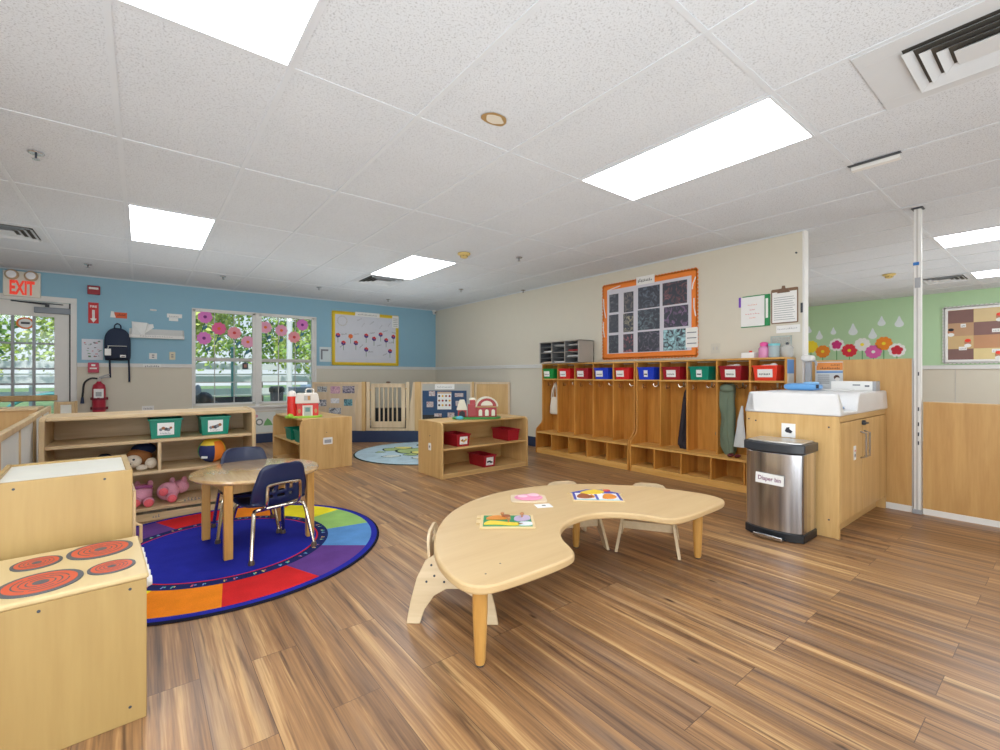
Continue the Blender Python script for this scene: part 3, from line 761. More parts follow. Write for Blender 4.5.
# ---------------------------------------------------------------- RIGHT WALL boards
X0 = WR
s = thing('bulletin_board', 'photo bulletin board with an orange scalloped border above the lockers', 'bulletin board', (X0, 0, 0))
m = MB(); m.box(-0.014, 2.59, 1.32, -0.0005, 3.87, 2.265, flat('board_lilac', (214, 212, 222), 0.6)); m.build('backing', s)
m = MB(); scallop(m, 2.585, 1.315, 3.875, 2.27, 0.065, flat('border_orange', (240, 130, 48), 0.6), 'x', -0.014, step=0.04); m.build('border', s, smooth=False)
m = MB(); m.box(-0.022, 3.11, 2.20, -0.018, 3.36, 2.30, M_paper); scrib(m, (-0.0225, 3.34, 2.235), (-0.0225, 3.14, 2.235), 0.04, M_ink, 9); m.build('title_strip', s)
ph = [((3.774, 2.143), (3.631, 1.91)), ((3.549, 2.139), (3.406, 1.889)), ((3.339, 2.168), (3.043, 1.908)), ((3.006, 2.170), (2.703, 1.91)), ((3.779, 1.88), (3.631, 1.65)), ((3.556, 1.877), (3.406, 1.643)), ((3.343, 1.894), (3.043, 1.649)), ((2.988, 1.890), (2.689, 1.652)), ((3.782, 1.617), (3.631, 1.387)), ((3.556, 1.617), (3.406, 1.390)), ((3.345, 1.628), (3.046, 1.387)), ((2.997, 1.627), (2.705, 1.388))]
cols = [(120, 122, 130), (140, 128, 118), (110, 122, 140), (150, 96, 100), (120, 110, 116), (190, 180, 150), (120, 140, 150), (150, 116, 160), (110, 126, 130), (190, 110, 120), (130, 120, 140), (170, 220, 230)]
for i, ((a, b), (c, d_)) in enumerate(ph):
    m = MB(); m.box(-0.0165, c, d_, -0.0145, a, b, abstract_mat('art_%02d' % i, (58, 62, 74), cols[i], 12, 0.61 if i != 11 else 0.52)); m.build('photo', s, smooth=False)
m = MB(); m.box(-0.023, 2.575, 1.41, -0.019, 2.715, 1.63, M_paper)
for i in range(3): m.box(-0.0235, 2.59, 1.45 + 0.06 * i, -0.0225, 2.70, 1.46 + 0.06 * i, M_ink2)
m.build('note_paper', s, smooth=False)
m = MB()
for z0, y0, y1, z1 in ((2.20, 3.80, 3.60, 2.235), (2.10, 3.865, 3.83, 1.85), (1.80, 3.865, 3.85, 1.60), (2.18, 2.60, 2.64, 2.05), (1.95, 2.62, 2.60, 1.75)):
    m.tube([(-0.02, y0, z0), (-0.02, (y0 + y1) / 2 + 0.01, (z0 + z1) / 2), (-0.02, y1, z1)], 0.006, M_paper, 6)
m.build('border_streaks', s)
# binder pocket
s = thing('paper_folder', 'white printed folder with purple and green edges on the wall', 'folder', (X0, 0, 0))
m = MB(); m.box(-0.010, 1.90, 1.59, 0, 2.125, 1.885, M_paper)
for z, c_, w in ((1.80, FO, .08), (1.75, FR, .04), (1.71, FR, .13), (1.67, FO, .05)): scrib(m, (-0.0108, 2.01 + w / 2 + 0.01, z), (-0.0108, 2.01 - w / 2, z), 0.014, c_, 6)
m.build('cover_page', s, smooth=False)
m = MB(); m.box(-0.004, 2.125, 1.79, -0.0005, 2.15, 1.89, flat('tab_purple', (120, 70, 190))); m.build('purple_tab', s)
m = MB(); m.box(-0.018, 1.855, 1.585, 0, 1.90, 1.89, flat('folder_green', (40, 140, 80))); m.box(-0.012, 1.9, 1.582, -0.0005, 2.125, 1.59, flat('folder_green', (40, 140, 80))); m.box(-0.012, 1.9, 1.885, -0.0005, 2.11, 1.894, flat('folder_green', (40, 140, 80))); m.box(-0.019, 1.868, 1.66, -0.0182, 1.89, 1.85, M_paper); m.build('green_folder', s, smooth=False)
s = thing('clipboard', 'brown clipboard holding a printed form on the wall by the wall end', 'clipboard', (X0, 0, 0))
m = MB(); m.prism(roundrect(1.615, 1.595, 1.845, 1.925, 0.012), -0.006, -0.0005, 'x', flat('clip_brown', (128, 98, 74), 0.5)); m.build('board', s)
m = MB(); m.box(-0.008, 1.625, 1.605, -0.006, 1.835, 1.895, M_paper)
for i in range(11): m.box(-0.0088, 1.64 + 0.01 * (i % 3), 1.63 + i * 0.021, -0.0078, 1.82, 1.634 + i * 0.021, M_ink2)
m.build('form', s, smooth=False)
m = MB(); m.prism([(1.68, 1.885), (1.79, 1.885), (1.775, 1.915), (1.75, 1.925), (1.745, 1.95), (1.725, 1.95), (1.72, 1.925), (1.695, 1.915)], -0.02, -0.006, 'x', flat('clip_bronze', (122, 96, 78), 0.4, 0.6)); m.build('clip', s, 0.002)
def platex(name, label, cat, y0, z0, y1, z1, mat, th=0.006, x=X0, bevel=0.0, extra=None):
    m = MB(); m.box(x - th, y0, z0, x, y1, z1, mat)
    if extra: extra(m, x - th - 0.0012)
    return tag(m.build(name, None, bevel, smooth=False), label, cat)
def e_p1(m, x):
    m.T = Matrix(); scrib(m, (x, 1.79, 1.535), (x, 1.62, 1.54), 0.014, M_ink2, 12)
platex('paper_strip', 'small white paper strip taped under the clipboard', 'paper strip', 1.60, 1.505, 1.80, 1.575, M_paper, extra=e_p1)
platex('light_switch', 'double light switch plate below the photo board', 'light switch', 2.34, 1.335, 2.44, 1.44, flat('plate_ivory', (206, 202, 188)), bevel=0.002, extra=lambda m, x: (m.box(x - 0.004, 2.365, 1.37, x + 0.001, 2.38, 1.405, M_lgrey), m.box(x - 0.004, 2.40, 1.37, x + 0.001, 2.415, 1.405, M_lgrey)))

# ================================================================ LOCKERS
UX, LX, BX = 4.555, 4.43, 4.765     # upper front, lower front, back
def locker(label, y0, y1):
    s = thing('coat_locker', label, 'locker', (0, 0, 0), 0, 'five-section cubby lockers along the wall')
    w = (y1 - y0)
    prof = [(LX, 0.0), (LX, 0.30), (LX + 0.012, 0.35), (LX + 0.06, 0.385), (LX + 0.105, 0.42), (UX, 0.47), (UX, 1.25), (BX, 1.25), (BX, 0.0)]
    for a, b in ((y0, y0 + 0.02), (y1 - 0.02, y1)):
        m = MB(); m.prism(prof, a, b, 'y', M_lock); m.build('end_panel', s, 0.003)
    m = MB(); m.box(BX - 0.008, y0 + 0.02, 0.02, BX, y1 - 0.02, 1.24, M_lock); m.build('back_panel', s)
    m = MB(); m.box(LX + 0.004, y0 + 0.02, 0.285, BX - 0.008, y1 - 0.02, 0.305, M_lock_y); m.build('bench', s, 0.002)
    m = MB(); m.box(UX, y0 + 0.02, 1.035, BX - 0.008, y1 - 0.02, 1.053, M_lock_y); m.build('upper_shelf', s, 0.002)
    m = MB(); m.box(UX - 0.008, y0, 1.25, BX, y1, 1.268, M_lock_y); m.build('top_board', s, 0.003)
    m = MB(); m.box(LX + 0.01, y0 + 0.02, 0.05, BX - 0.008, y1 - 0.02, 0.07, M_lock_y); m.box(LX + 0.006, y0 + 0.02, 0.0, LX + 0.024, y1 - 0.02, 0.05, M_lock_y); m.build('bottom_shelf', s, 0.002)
    for i in range(1, 5):
        y = y1 - w * i / 5
        m = MB(); m.box(UX + 0.002, y - 0.008, 0.305, BX - 0.008, y + 0.008, 1.035, M_lock); m.box(UX + 0.002, y - 0.008, 1.053, BX - 0.008, y + 0.008, 1.25, M_lock)
        m.box(LX + 0.008, y - 0.008, 0.07, BX - 0.008, y + 0.008, 0.285, M_lock); m.build('divider', s)
    for i in range(5):
        yc = y1 - w * (i + 0.5) / 5
        for (hx, hy) in ((BX - 0.012, yc - 0.01), ):
            m = MB(); m.box(hx - 0.004, hy - 0.008, 0.975, hx + 0.004, hy + 0.008, 1.03, M_chrome)
            for sg in (-1, 1):
                m.tube([(hx - 0.004, hy, 0.985), (hx - 0.02, hy + sg * 0.025, 0.972), (hx - 0.032, hy + sg * 0.042, 0.985), (hx - 0.034, hy + sg * 0.044, 1.005)], 0.0045, M_chrome, 6, smooth=3)
            m.build('coat_hook', s)
        sy = y1 - w * i / 5 - 0.012 if i else y1 - 0.024
        m = MB(); m.box(UX + 0.10, sy - 0.004, 0.95, UX + 0.115, sy + 0.003, 1.0, M_chrome)
        m.tube([(UX + 0.107, sy - 0.003, 0.965), (UX + 0.107, sy - 0.03, 0.955), (UX + 0.107, sy - 0.034, 0.98)], 0.004, M_chrome, 6, smooth=3); m.build('side_hook', s)
    return s
U1 = (3.235, 4.82); U2 = (1.63, 3.222)
locker('far five-section wooden cubby locker with the paper sorter on top', *U1)
locker('near five-section wooden cubby locker, partly behind the changing table', *U2)
# cubby bins
def bin_mb(mat, w, d, h):
    m = MB(); t_ = 0.006; k = 0.88
    # shell: outer, inner, lip ; front faces -x
    hw = w / 2
    for (sgn) in (0,):
        ob_ = [(0.012, -hw * k), (d - 0.012, -hw * k), (d - 0.012, hw * k), (0.012, hw * k)]
        ot = [(0, -hw), (d, -hw), (d, hw), (0, hw)]
        it = [(t_, -hw + t_), (d - t_, -hw + t_), (d - t_, hw - t_), (t_, hw - t_)]
        ib = [(0.012 + t_, -hw * k + t_), (d - 0.012 - t_, -hw * k + t_), (d - 0.012 - t_, hw * k - t_), (0.012 + t_, hw * k - t_)]
        vs = [(x, y, 0) for x, y in ob_] + [(x, y, h) for x, y in ot] + [(x, y, h) for x, y in it] + [(x, y, t_) for x, y in ib]
        fs = [(3, 2, 1, 0)] + [(i, (i + 1) % 4, 4 + (i + 1) % 4, 4 + i) for i in range(4)] + [(4 + i, 4 + (i + 1) % 4, 8 + (i + 1) % 4, 8 + i) for i in range(4)] + [(8 + i, 8 + (i + 1) % 4, 12 + (i + 1) % 4, 12 + i) for i in range(4)] + [(12, 13, 14, 15)]
        m.add(vs, fs, mat)
    return m
def lip_mb(mat, w, d, h):
    m = MB(); hw = w / 2; e_ = 0.008
    m.box(-e_, -hw - e_, h - 0.012, d + e_, -hw + 0.001, h + 0.002, mat); m.box(-e_, hw - 0.001, h - 0.012, d + e_, hw + e_, h + 0.002, mat)
    m.box(-e_, -hw, h - 0.012, 0.001, hw, h + 0.002, mat); m.box(d - 0.001, -hw, h - 0.012, d + e_, hw, h + 0.002, mat)
    return m
def tote_bin(label, mat, loc, rz=0.0, w=0.19, d=0.24, h=0.14, lw=0.11, lh=0.07, lo=0.0, group=None, ink=None, n=7, pic=False):
    s = thing('storage_bin', label, 'bin', loc, rz, group)
    bin_mb(mat, w, d, h).build('tub', s, 0.004)
    lip_mb(mat, w, d, h).build('rim', s, 0.002)
    m = MB(); z0 = h * 0.42 - lh / 2 + 0.01
    def fx(z): return 0.012 * (1 - z / h) - 0.0022
    m.add([(fx(z0), lo + lw / 2, z0), (fx(z0), lo - lw / 2, z0), (fx(z0 + lh), lo - lw / 2, z0 + lh), (fx(z0 + lh), lo + lw / 2, z0 + lh)], [(0, 1, 2, 3)], M_paper)
    zz = z0 + lh * 0.3
    if pic:
        rd = random.Random(len(label)); cs = pic
        for i in range(5):
            y = lo + lw * (0.3 - 0.15 * i); z = z0 + lh * rd.uniform(0.35, 0.6)
            m.disc((fx(z) - 0.0006, y, z), lh * rd.uniform(0.1, 0.17), cs[i % len(cs)], 8, 'x', 0.0006)
        scrib(m, (fx(zz) - 0.001, lo + lw * 0.35, z0 + lh * 0.1), (fx(zz) - 0.001, lo - lw * 0.3, z0 + lh * 0.1), lh * 0.12, M_ink2, n)
    else:
        scrib(m, (fx(zz) - 0.0012, lo + lw * 0.4, zz), (fx(zz) - 0.0012, lo - lw * 0.36, zz), lh * 0.38, ink or M_ink, n)
    m.build('label_card', s, smooth=False)
    return s
gb = 'named storage bins in the upper cubbies'
names1 = [('green', M_bgreen, 'green bin with name card in the first cubby, left end of the lockers'),
          ('red', M_red, 'bright red bin in the second cubby, right of the green bin'),
          ('dred', M_dred, 'dark red bin in the third cubby of the far locker'),
          ('blue', M_bblue, 'blue bin in the fourth cubby of the far locker'),
          ('red2', M_red, 'red bin in the last cubby of the far locker, beside the locker joint')]
w1 = (U1[1] - U1[0]) / 5
for i, (k_, mt, lb) in enumerate(names1):
    yc = U1[1] - w1 * (i + 0.5); tote_bin(lb, mt, (UX - 0.012, yc + 0.02, 1.0535), 0, w=0.21, d=0.20, h=0.14, lw=0.11, lh=0.075, lo=0.03, group=gb)
names2 = [('b', M_bblue, 'blue bin in the first cubby of the near locker'),
          ('r', M_dred, 'dark red bin in the second cubby of the near locker'),
          ('g', M_teal, 'teal green bin in the third cubby of the near locker'),
          ('r3', M_dred, 'dark red bin overfilled with white cloth, fourth cubby of the near locker'),
          ('r4', M_ored, 'orange red bin in the last cubby above the changing table')]
w2 = (U2[1] - U2[0]) / 5
for i, (k_, mt, lb) in enumerate(names2):
    yc = U2[1] - w2 * (i + 0.5); tote_bin(lb, mt, (UX - 0.012, yc + 0.022, 1.0535), 0, w=0.21, d=0.20, h=0.14, lw=[0.05, 0.11, 0.06, 0.10, 0.13][i], lh=0.075, lo=0.0, group=gb)
# white cloth showing in two bins
for yc, lb in ((U2[1] - w2 * 3.5 + 0.035, 'white cloth heaped in the dark red bin of the fourth cubby'), (U2[1] - w2 * 4.5 + 0.02, 'white cloth heaped in the orange red bin of the last cubby')):
    m = MB(); m.puff((UX + 0.08, yc, 1.175), (0.07, 0.085, 0.033), M_paper, 0.9, 0.9, 16, 8); m.puff((UX + 0.05, yc - 0.05, 1.195), (0.03, 0.035, 0.02), M_paper, 1, 1, 10, 6)
    tag(m.build('white_cloth'), lb, 'cloth')

# paper sorter on far locker
s = thing('paper_sorter', 'grey plastic paper sorter of twelve slots on top of the far locker', 'paper sorter', (4.46, 0, 1.268))
M_sort = flat('sorter_grey', (172, 168, 160), 0.5); y0, y1, hh, dd = 4.03, 4.77, 0.30, 0.30
m = MB(); m.box(0, y0, 0, dd, y0 + 0.012, hh, M_sort); m.box(0, y1 - 0.012, 0, dd, y1, hh, M_sort); m.box(0.01, y1 - 0.014, 0.01, dd, y1 - 0.0125, hh - 0.01, flat('sorter_deep_shade', (84, 86, 90))); m.box(0, y0, hh - 0.01, dd, y1, hh, M_sort); m.box(0, y0, 0, dd, y1, 0.008, M_sort); m.box(dd - 0.01, y0, 0, dd, y1, hh, flat('sorter_deep_shade', (84, 86, 90))); m.build('case', s, 0.002)  # back and inner wall coloured darker to paint in the slot shade
for i in (1, 2):
    m = MB(); m.box(0.004, y0 + (y1 - y0) * i / 3 - 0.005, 0, dd - 0.01, y0 + (y1 - y0) * i / 3 + 0.005, hh, flat('sorter_half_shade', (110, 112, 114))); m.box(0, y0 + (y1 - y0) * i / 3 - 0.005, 0, 0.004, y0 + (y1 - y0) * i / 3 + 0.005, hh, M_sort); m.build('upright', s)  # upright darker behind its front edge, interior shade put into the colour
for i in range(3):
    for j in range(1, 4):
        a = y0 + (y1 - y0) * i / 3 + 0.005; b = y0 + (y1 - y0) * (i + 1) / 3 - 0.005
        m = MB(); m.box(0.012, a, hh * j / 4 - 0.003, dd - 0.01, b, hh * j / 4 + 0.002, flat('sorter_half_shade', (110, 112, 114)) if j != 2 else M_sort); m.build('slot_shelf', s)  # darker slot shelves carry painted interior shade
rd = random.Random(5)
pc = [M_paper, flat('pap_cream', (226, 196, 170)), flat('pap_red', (190, 44, 50)), M_lgrey, M_dark]
for q, (i, j, c_) in enumerate([(2, 2, 0), (2, 0, 1), (1, 3, 3), (1, 2, 4), (1, 0, 0), (0, 2, 2), (0, 3, 3), (0, 1, 0), (2, 3, 4)]):
    a = y0 + (y1 - y0) * i / 3 + 0.02; b = y0 + (y1 - y0) * (i + 1) / 3 - 0.02
    m = MB(); z = hh * j / 4 + 0.009
    for l in range(3): m.box(0.03 + rd.uniform(-0.02, 0.02), a, z + l * 0.006, 0.26, b - rd.uniform(0, 0.03), z + l * 0.006 + 0.004, pc[c_])
    col = ['left', 'middle', 'right'][2 - i] if True else ''
    lay = ['bottom', 'second', 'third', 'top'][j]
    o = m.build('paper_stack', loc=(4.46, 0, 1.268)); cn = ['white', 'cream', 'red', 'grey', 'dark'][c_]
    tag(o, '%s papers in the %s slot of the sorter\'s %s column' % (cn, lay, col), 'papers', 'papers in the sorter')

# tote bag
def drape(m, rows, mat, n=28, folds=5, amp=0.12, seed=0, axis='y'):
    """rows: (z, cx, cy, rx, ry)"""
    rd = random.Random(seed); ph = rd.uniform(0, 6); vs = []; fs = []
    for j, (z, cx, cy, rx, ry) in enumerate(rows):
        for k in range(n):
            a = 2 * PI * k / n; f = 1 + amp * math.sin(folds * a + ph + j * 0.35) + amp * 0.4 * math.sin((folds * 2 + 1) * a - j * 0.2)
            vs.append((cx + rx * math.cos(a) * f, cy + ry * math.sin(a) * f, z))
    for j in range(len(rows) - 1):
        for k in range(n): fs.append((j * n + k, j * n + (k + 1) % n, (j + 1) * n + (k + 1) % n, (j + 1) * n + k))
    fs.append(tuple(range(n))); fs.append(tuple((len(rows) - 1) * n + k for k in range(n)))
    m.add(vs, fs, mat)
def interp(rows, k):
    out = []
    for a, b in zip(rows[:-1], rows[1:]):
        for j in range(k): out.append(tuple(a[i] + (b[i] - a[i]) * j / k for i in range(5)))
    return out + [rows[-1]]
s = thing('tote_bag', 'cream canvas tote bag hanging in the first locker section', 'bag', (4.66, 4.655, 0))
M_can = flat('canvas', (224, 214, 196), 0.9, var=0.08)
m = MB(); drape(m, interp([(0.545, 0, 0, 0.03, 0.085), (0.56, 0, 0, 0.045, 0.098), (0.66, 0, 0, 0.05, 0.092), (0.76, 0, -0.005, 0.035, 0.08), (0.79, 0, -0.005, 0.02, 0.072)], 3), M_can, amp=0.05); m.build('body', s)
for x in (-0.02, 0.02):
    m = MB(); m.tube([(x, -0.055, 0.775), (x * 0.6, -0.035, 0.88), (x * 0.3 + 0.01, -0.005, 0.975), (x * 0.3 + 0.01, 0.012, 0.975), (x * 0.6, 0.045, 0.88), (x, 0.055, 0.775)], 0.010, M_can, 6, smooth=4); m.build('handle', s)
# black jacket
s = thing('jacket', 'black jacket hanging in the second section of the near locker', 'jacket', (4.66, 2.635, 0))
M_bj = flat('black_cloth', (44, 38, 44), 0.9, var=0.15)
m = MB(); drape(m, interp([(0.30, 0.0, 0.02, 0.05, 0.055), (0.34, 0.0, 0.03, 0.055, 0.07), (0.42, 0, 0.035, 0.05, 0.07), (0.60, 0, 0.0, 0.045, 0.05), (0.80, 0, 0.0, 0.045, 0.05), (0.92, 0, -0.005, 0.035, 0.035), (0.98, 0, -0.01, 0.012, 0.012)], 4), M_bj, folds=4, amp=0.14, seed=2); m.build('body', s)
m = MB(); drape(m, interp([(0.36, -0.05, 0.055, 0.02, 0.028), (0.60, -0.045, 0.03, 0.026, 0.028), (0.86, -0.02, 0.015, 0.028, 0.028)], 4), M_bj, folds=3, amp=0.08, seed=4); m.build('sleeve', s)
# green jacket
s = thing('jacket', 'olive green hooded jacket hanging beside the changing table', 'jacket', (4.655, 2.20, 0))
M_gj = flat('olive_cloth', (112, 128, 108), 0.9, var=0.12)
m = MB(); drape(m, interp([(0.30, 0, -0.02, 0.035, 0.045), (0.36, 0, -0.01, 0.05, 0.065), (0.50, 0, 0.03, 0.06, 0.085), (0.66, 0, 0.0, 0.055, 0.065), (0.80, 0, 0.02, 0.06, 0.085), (0.93, 0, 0.02, 0.06, 0.09), (1.0, 0, 0.0, 0.045, 0.065), (1.02, 0, -0.005, 0.02, 0.04)], 4), M_gj, folds=4, amp=0.12, seed=5); m.build('body', s)
m = MB(); drape(m, interp([(0.34, -0.05, -0.055, 0.02, 0.024), (0.55, -0.05, -0.045, 0.028, 0.03), (0.80, -0.045, -0.05, 0.03, 0.032), (0.93, -0.02, -0.04, 0.03, 0.03)], 4), M_gj, folds=3, amp=0.08, seed=6); m.build('sleeve', s)
m = MB(); m.puff((-0.02, 0.0, 0.97), (0.06, 0.075, 0.05), M_gj, 1, 1, 16, 8); m.build('hood', s)
s = MB(); drape(s, interp([(0.40, 4.60, 2.065, 0.012, 0.045), (0.50, 4.605, 2.06, 0.02, 0.045), (0.66, 4.62, 2.06, 0.02, 0.03), (0.80, 4.66, 2.065, 0.008, 0.008)], 4), flat('grey_white_cloth', (214, 220, 222), 0.8), folds=4, amp=0.15, seed=8)
tag(s.build('white_cloth'), 'white cloth hanging beside the olive green jacket', 'cloth')
s = MB(); s.puff((4.52, 2.11, 0.325), (0.05, 0.028, 0.018), flat('dark_maroon', (96, 34, 44)), 1, 1, 12, 6); s.puff((4.53, 2.05, 0.322), (0.045, 0.026, 0.016), flat('dark_maroon', (96, 34, 44)), 1, 1, 12, 6)
tag(s.build('slippers'), 'dark maroon shoes on the locker bench under the green jacket', 'shoes')

# items on near locker top
s = thing('tissue_box', 'low white box with a red tip on top of the near locker', 'box', (4.66, 1.985, 1.268))
m = MB(); m.box(-0.07, -0.06, 0, 0.07, 0.06, 0.055, M_paper); m.build('carton', s, 0.004)
m = MB(); m.cyl((0, 0.0, 0.055), 0.014, 0.018, M_ored); m.build('cap', s)
s = thing('spray_bottle', 'pink topped bottle of pink liquid on top of the near locker', 'bottle', (4.64, 1.855, 1.268))
m = MB(); m.lathe([(0.045, 0), (0.048, 0.01), (0.048, 0.09), (0.03, 0.11)], (0, 0, 0), clear_mat('pink_clear', (232, 150, 200), 0.8)); m.build('body', s)
m = MB(); m.lathe([(0.035, 0.11), (0.036, 0.14), (0.02, 0.15)], (0, 0, 0), flat('hot_pink', (236, 84, 160))); m.build('cap', s)
s = thing('plastic_jar', 'clear jar with teal lid beside the pink topped bottle', 'jar', (4.63, 1.765, 1.268))
m = MB(); m.lathe([(0.045, 0), (0.047, 0.01), (0.047, 0.11)], (0, 0, 0), clear_mat('clear_blue', (200, 222, 230), 0.5)); m.build('body', s)
m = MB(); m.lathe([(0.049, 0.11), (0.049, 0.13)], (0, 0, 0), flat('teal_lid', (120, 200, 208))); m.build('lid', s)
s = thing('plastic_jar', 'clear container with a small dark knob nearest the wall end', 'jar', (4.66, 1.665, 1.268))
m = MB(); m.lathe([(0.040, 0), (0.05, 0.02), (0.05, 0.09), (0.03, 0.115)], (0, 0, 0), clear_mat('clear_grey', (214, 214, 210), 0.5)); m.build('body', s)
m = MB(); m.lathe([(0.012, 0.115), (0.014, 0.135), (0.006, 0.14)], (0, 0, 0), M_dark); m.build('knob', s)
s = MB(); s.box(4.735, 1.66, 1.268, 4.74, 1.83, 1.47, clear_mat('acrylic', (200, 206, 204), 0.25)); 
for a in ((4.733, 1.655, 1.268, 4.742, 1.665, 1.475), (4.733, 1.825, 1.268, 4.742, 1.835, 1.475), (4.733, 1.655, 1.465, 4.742, 1.835, 1.475)): s.box(*a, flat('acr_edge', (170, 182, 178)))
tag(s.build('sign_holder', smooth=False), 'clear empty acrylic sign holder behind the jars', 'sign holder')

# flyer on locker end, dispenser, poster
s = thing('brochure_holder', 'blue and grey flyer hanging on the end of the near locker', 'flyer', (4.585, 1.624, 0.965))
m = MB(); m.box(-0.02, -0.002, 0, 0.11, 0.006, 0.285, M_lgrey); m.build('card', s)
m = MB(); m.box(-0.024, -0.0035, 0.155, -0.020, 0.012, 0.28, flat('flyer_blue', (90, 140, 200))); m.box(-0.0185, -0.0035, 0.155, 0.108, -0.0022, 0.28, flat('flyer_blue', (90, 140, 200))); m.build('blue_panel', s, smooth=False)
s = thing('towel_dispenser', 'grey metal dispenser post with white head by the wall end', 'dispenser', (4.74, 1.52, 0.9))
m = MB(); m.box(-0.022, -0.022, 0.08, 0.022, 0.022, 0.33, M_grey); m.build('column', s, 0.006)
m = MB(); m.puff((-0.01, 0.0, 0.355), (0.055, 0.05, 0.03), M_white, 0.6, 0.6); m.build('head', s)
m = MB(); m.tube([(-0.01, -0.03, 0.34), (-0.015, -0.06, 0.325), (-0.015, -0.062, 0.29)], 0.01, M_grey, smooth=3); m.build('nozzle', s)
def e_pos(m, x):
    m.box(x, 1.30, 1.15, x + 0.001, 1.50, 1.218, flat('poster_orange', (226, 140, 70))); m.box(x, 1.30, 1.125, x + 0.001, 1.50, 1.14, flat('poster_blue', (90, 140, 200)))
    scrib(m, (x - 0.0006, 1.47, 1.16), (x - 0.0006, 1.32, 1.16), 0.02, M_ink, 12); scrib(m, (x - 0.0006, 1.39, 1.19), (x - 0.0006, 1.32, 1.19), 0.015, M_ink, 6)
    for i in range(5): m.box(x, 1.40, 1.03 + i * 0.018, x + 0.001, 1.49, 1.036 + i * 0.018, M_ink2)
    m.disc((x, 1.345, 1.085), 0.022, flat('poster_brown', (80, 50, 44)), 10, 'x'); m.disc((x - 0.0004, 1.34, 1.068), 0.018, M_paper, 10, 'x'); m.disc((x, 1.345, 1.02), 0.02, M_dark, 10, 'x')
platex('diaper_poster', 'orange topped instruction poster on the wood wall behind the changing table', 'poster', 1.30, 0.97, 1.51, 1.225, flat('poster_bg', (206, 212, 216), 0.5), x=4.88, extra=e_pos)

# ================================================================ CHANGING TABLE
s = thing('changing_table', 'maple changing table cabinet with a white moulded top', 'changing table', (0, 0, 0))
cx0, cx1, cy0, cy1 = 3.68, 4.865, 1.0, 1.60
m = MB(); m.box(cx0, cy0, 0, cx0 + 0.02, cy1, 0.825, M_maple); m.box(cx1 - 0.02, cy0, 0, cx1, cy1, 0.825, M_maple); m.box(cx0 + 0.02, cy1 - 0.02, 0, cx1 - 0.02, cy1, 0.825, M_maple)
m.box(cx0 + 0.02, cy0 + 0.02, 0.10, cx1 - 0.02, cy1 - 0.02, 0.12, M_maple_x); m.box(cx0 + 0.02, cy0 + 0.06, 0, cx1 - 0.02, cy0 + 0.08, 0.10, M_maple_x)
m.box(cx0 + 0.02, cy0 + 0.002, 0.785, cx1 - 0.02, cy0 + 0.02, 0.825, M_maple_x); m.box(cx0 + 0.02, cy0 + 0.02, 0.805, cx1 - 0.02, cy1 - 0.02, 0.825, M_maple_x); m.build('cabinet_body', s, 0.002)
sp = 4.19
for a, b, hx in ((cx0 + 0.022, sp - 0.002, sp - 0.045), (sp + 0.002, cx1 - 0.022, sp + 0.045)):
    m = MB(); m.box(a, cy0 - 0.002, 0.105, b, cy0 + 0.016, 0.78, M_maple); dd_ = m.build('door', s, 0.002)
    m = MB(); m.tube([(hx, cy0 - 0.002, 0.50), (hx, cy0 - 0.035, 0.51), (hx, cy0 - 0.035, 0.68), (hx, cy0 - 0.002, 0.69)], 0.007, M_steel, 8); tag(m.build('handle', dd_), 'metal handle')
m = MB(); m.cyl((sp, cy0 - 0.02, 0.755), 0.018, 0.018, M_dark, axis='y'); m.box(sp - 0.03, cy0 - 0.03, 0.745, sp + 0.05, cy0 - 0.01, 0.757, M_dark); m.build('lock', s)
m = MB(); m.box(3.98, cy0 - 0.0035, 0.50, 4.03, cy0 - 0.002, 0.60, M_paper); m.disc((4.005, cy0 - 0.0036, 0.53), 0.012, M_ink, 10, 'y'); m.disc((4.005, cy0 - 0.0036, 0.565), 0.008, FR, 10, 'y'); m.build('door_sticker', s, smooth=False)
m = MB(); m.box(cx0 - 0.0015, 1.262, 0.655, cx0, 1.352, 0.755, M_paper); m.prism([(1.33, 0.70), (1.32, 0.725), (1.30, 0.73), (1.30, 0.715), (1.28, 0.70), (1.29, 0.685), (1.32, 0.69)], cx0 - 0.003, cx0 - 0.0016, 'x', M_ink); m.build('side_sticker', s, smooth=False)
m = MB()
for y, z in ((1.53, 0.76), (1.06, 0.75), (1.58, 0.77), (1.06, 0.12), (1.53, 0.12)): m.cyl((cx0 - 0.002, y, z), 0.006, 0.004, M_dark, 8, 'x')
m.build('screw_caps', s)
# white moulded top
M_mold = flat('moulded_white', (222, 222, 222), 0.35)
m = MB(); ox0, ox1, oy0, oy1, z0, z1 = cx0 - 0.01, cx1 + 0.002, cy0 - 0.012, cy1 + 0.01, 0.826, 0.978
m.box(ox0 + 0.05, oy0 + 0.004, z0, ox1 - 0.004, oy1 - 0.01, z0 + 0.03, M_mold)
m.frustum((ox0, oy0, ox0 + 0.10, oy1), z0, (ox0 + 0.03, oy0 + 0.03, ox0 + 0.075, oy1 - 0.02), z1, M_mold)     # left end wall
m.frustum((ox0, oy1 - 0.08, ox1, oy1), z0, (ox0 + 0.03, oy1 - 0.065, ox1 - 0.02, oy1 - 0.02), z1, M_mold)      # back wall
m.prism([(ox0 + 0.36, z0), (ox0 + 0.36, z0 + 0.03), (ox0 + 0.40, z1 - 0.02), (ox0 + 0.43, z1), (ox1 - 0.04, z1), (ox1, z0)], oy0, oy1, 'y', M_mold)   # raised right block
m.build('moulded_top', s, 0.012, seg=3)
m = MB(); m.box(3.80, 1.06, z0 + 0.031, 4.02, 1.50, z0 + 0.05, flat('pad_blue', (120, 164, 220), 0.5)); m.build('blue_pad', s, 0.008)
s = thing('wipes_pack', 'blue soft pack of wipes lying on the changing table top', 'wipes', (4.30, 1.42, 0.979))
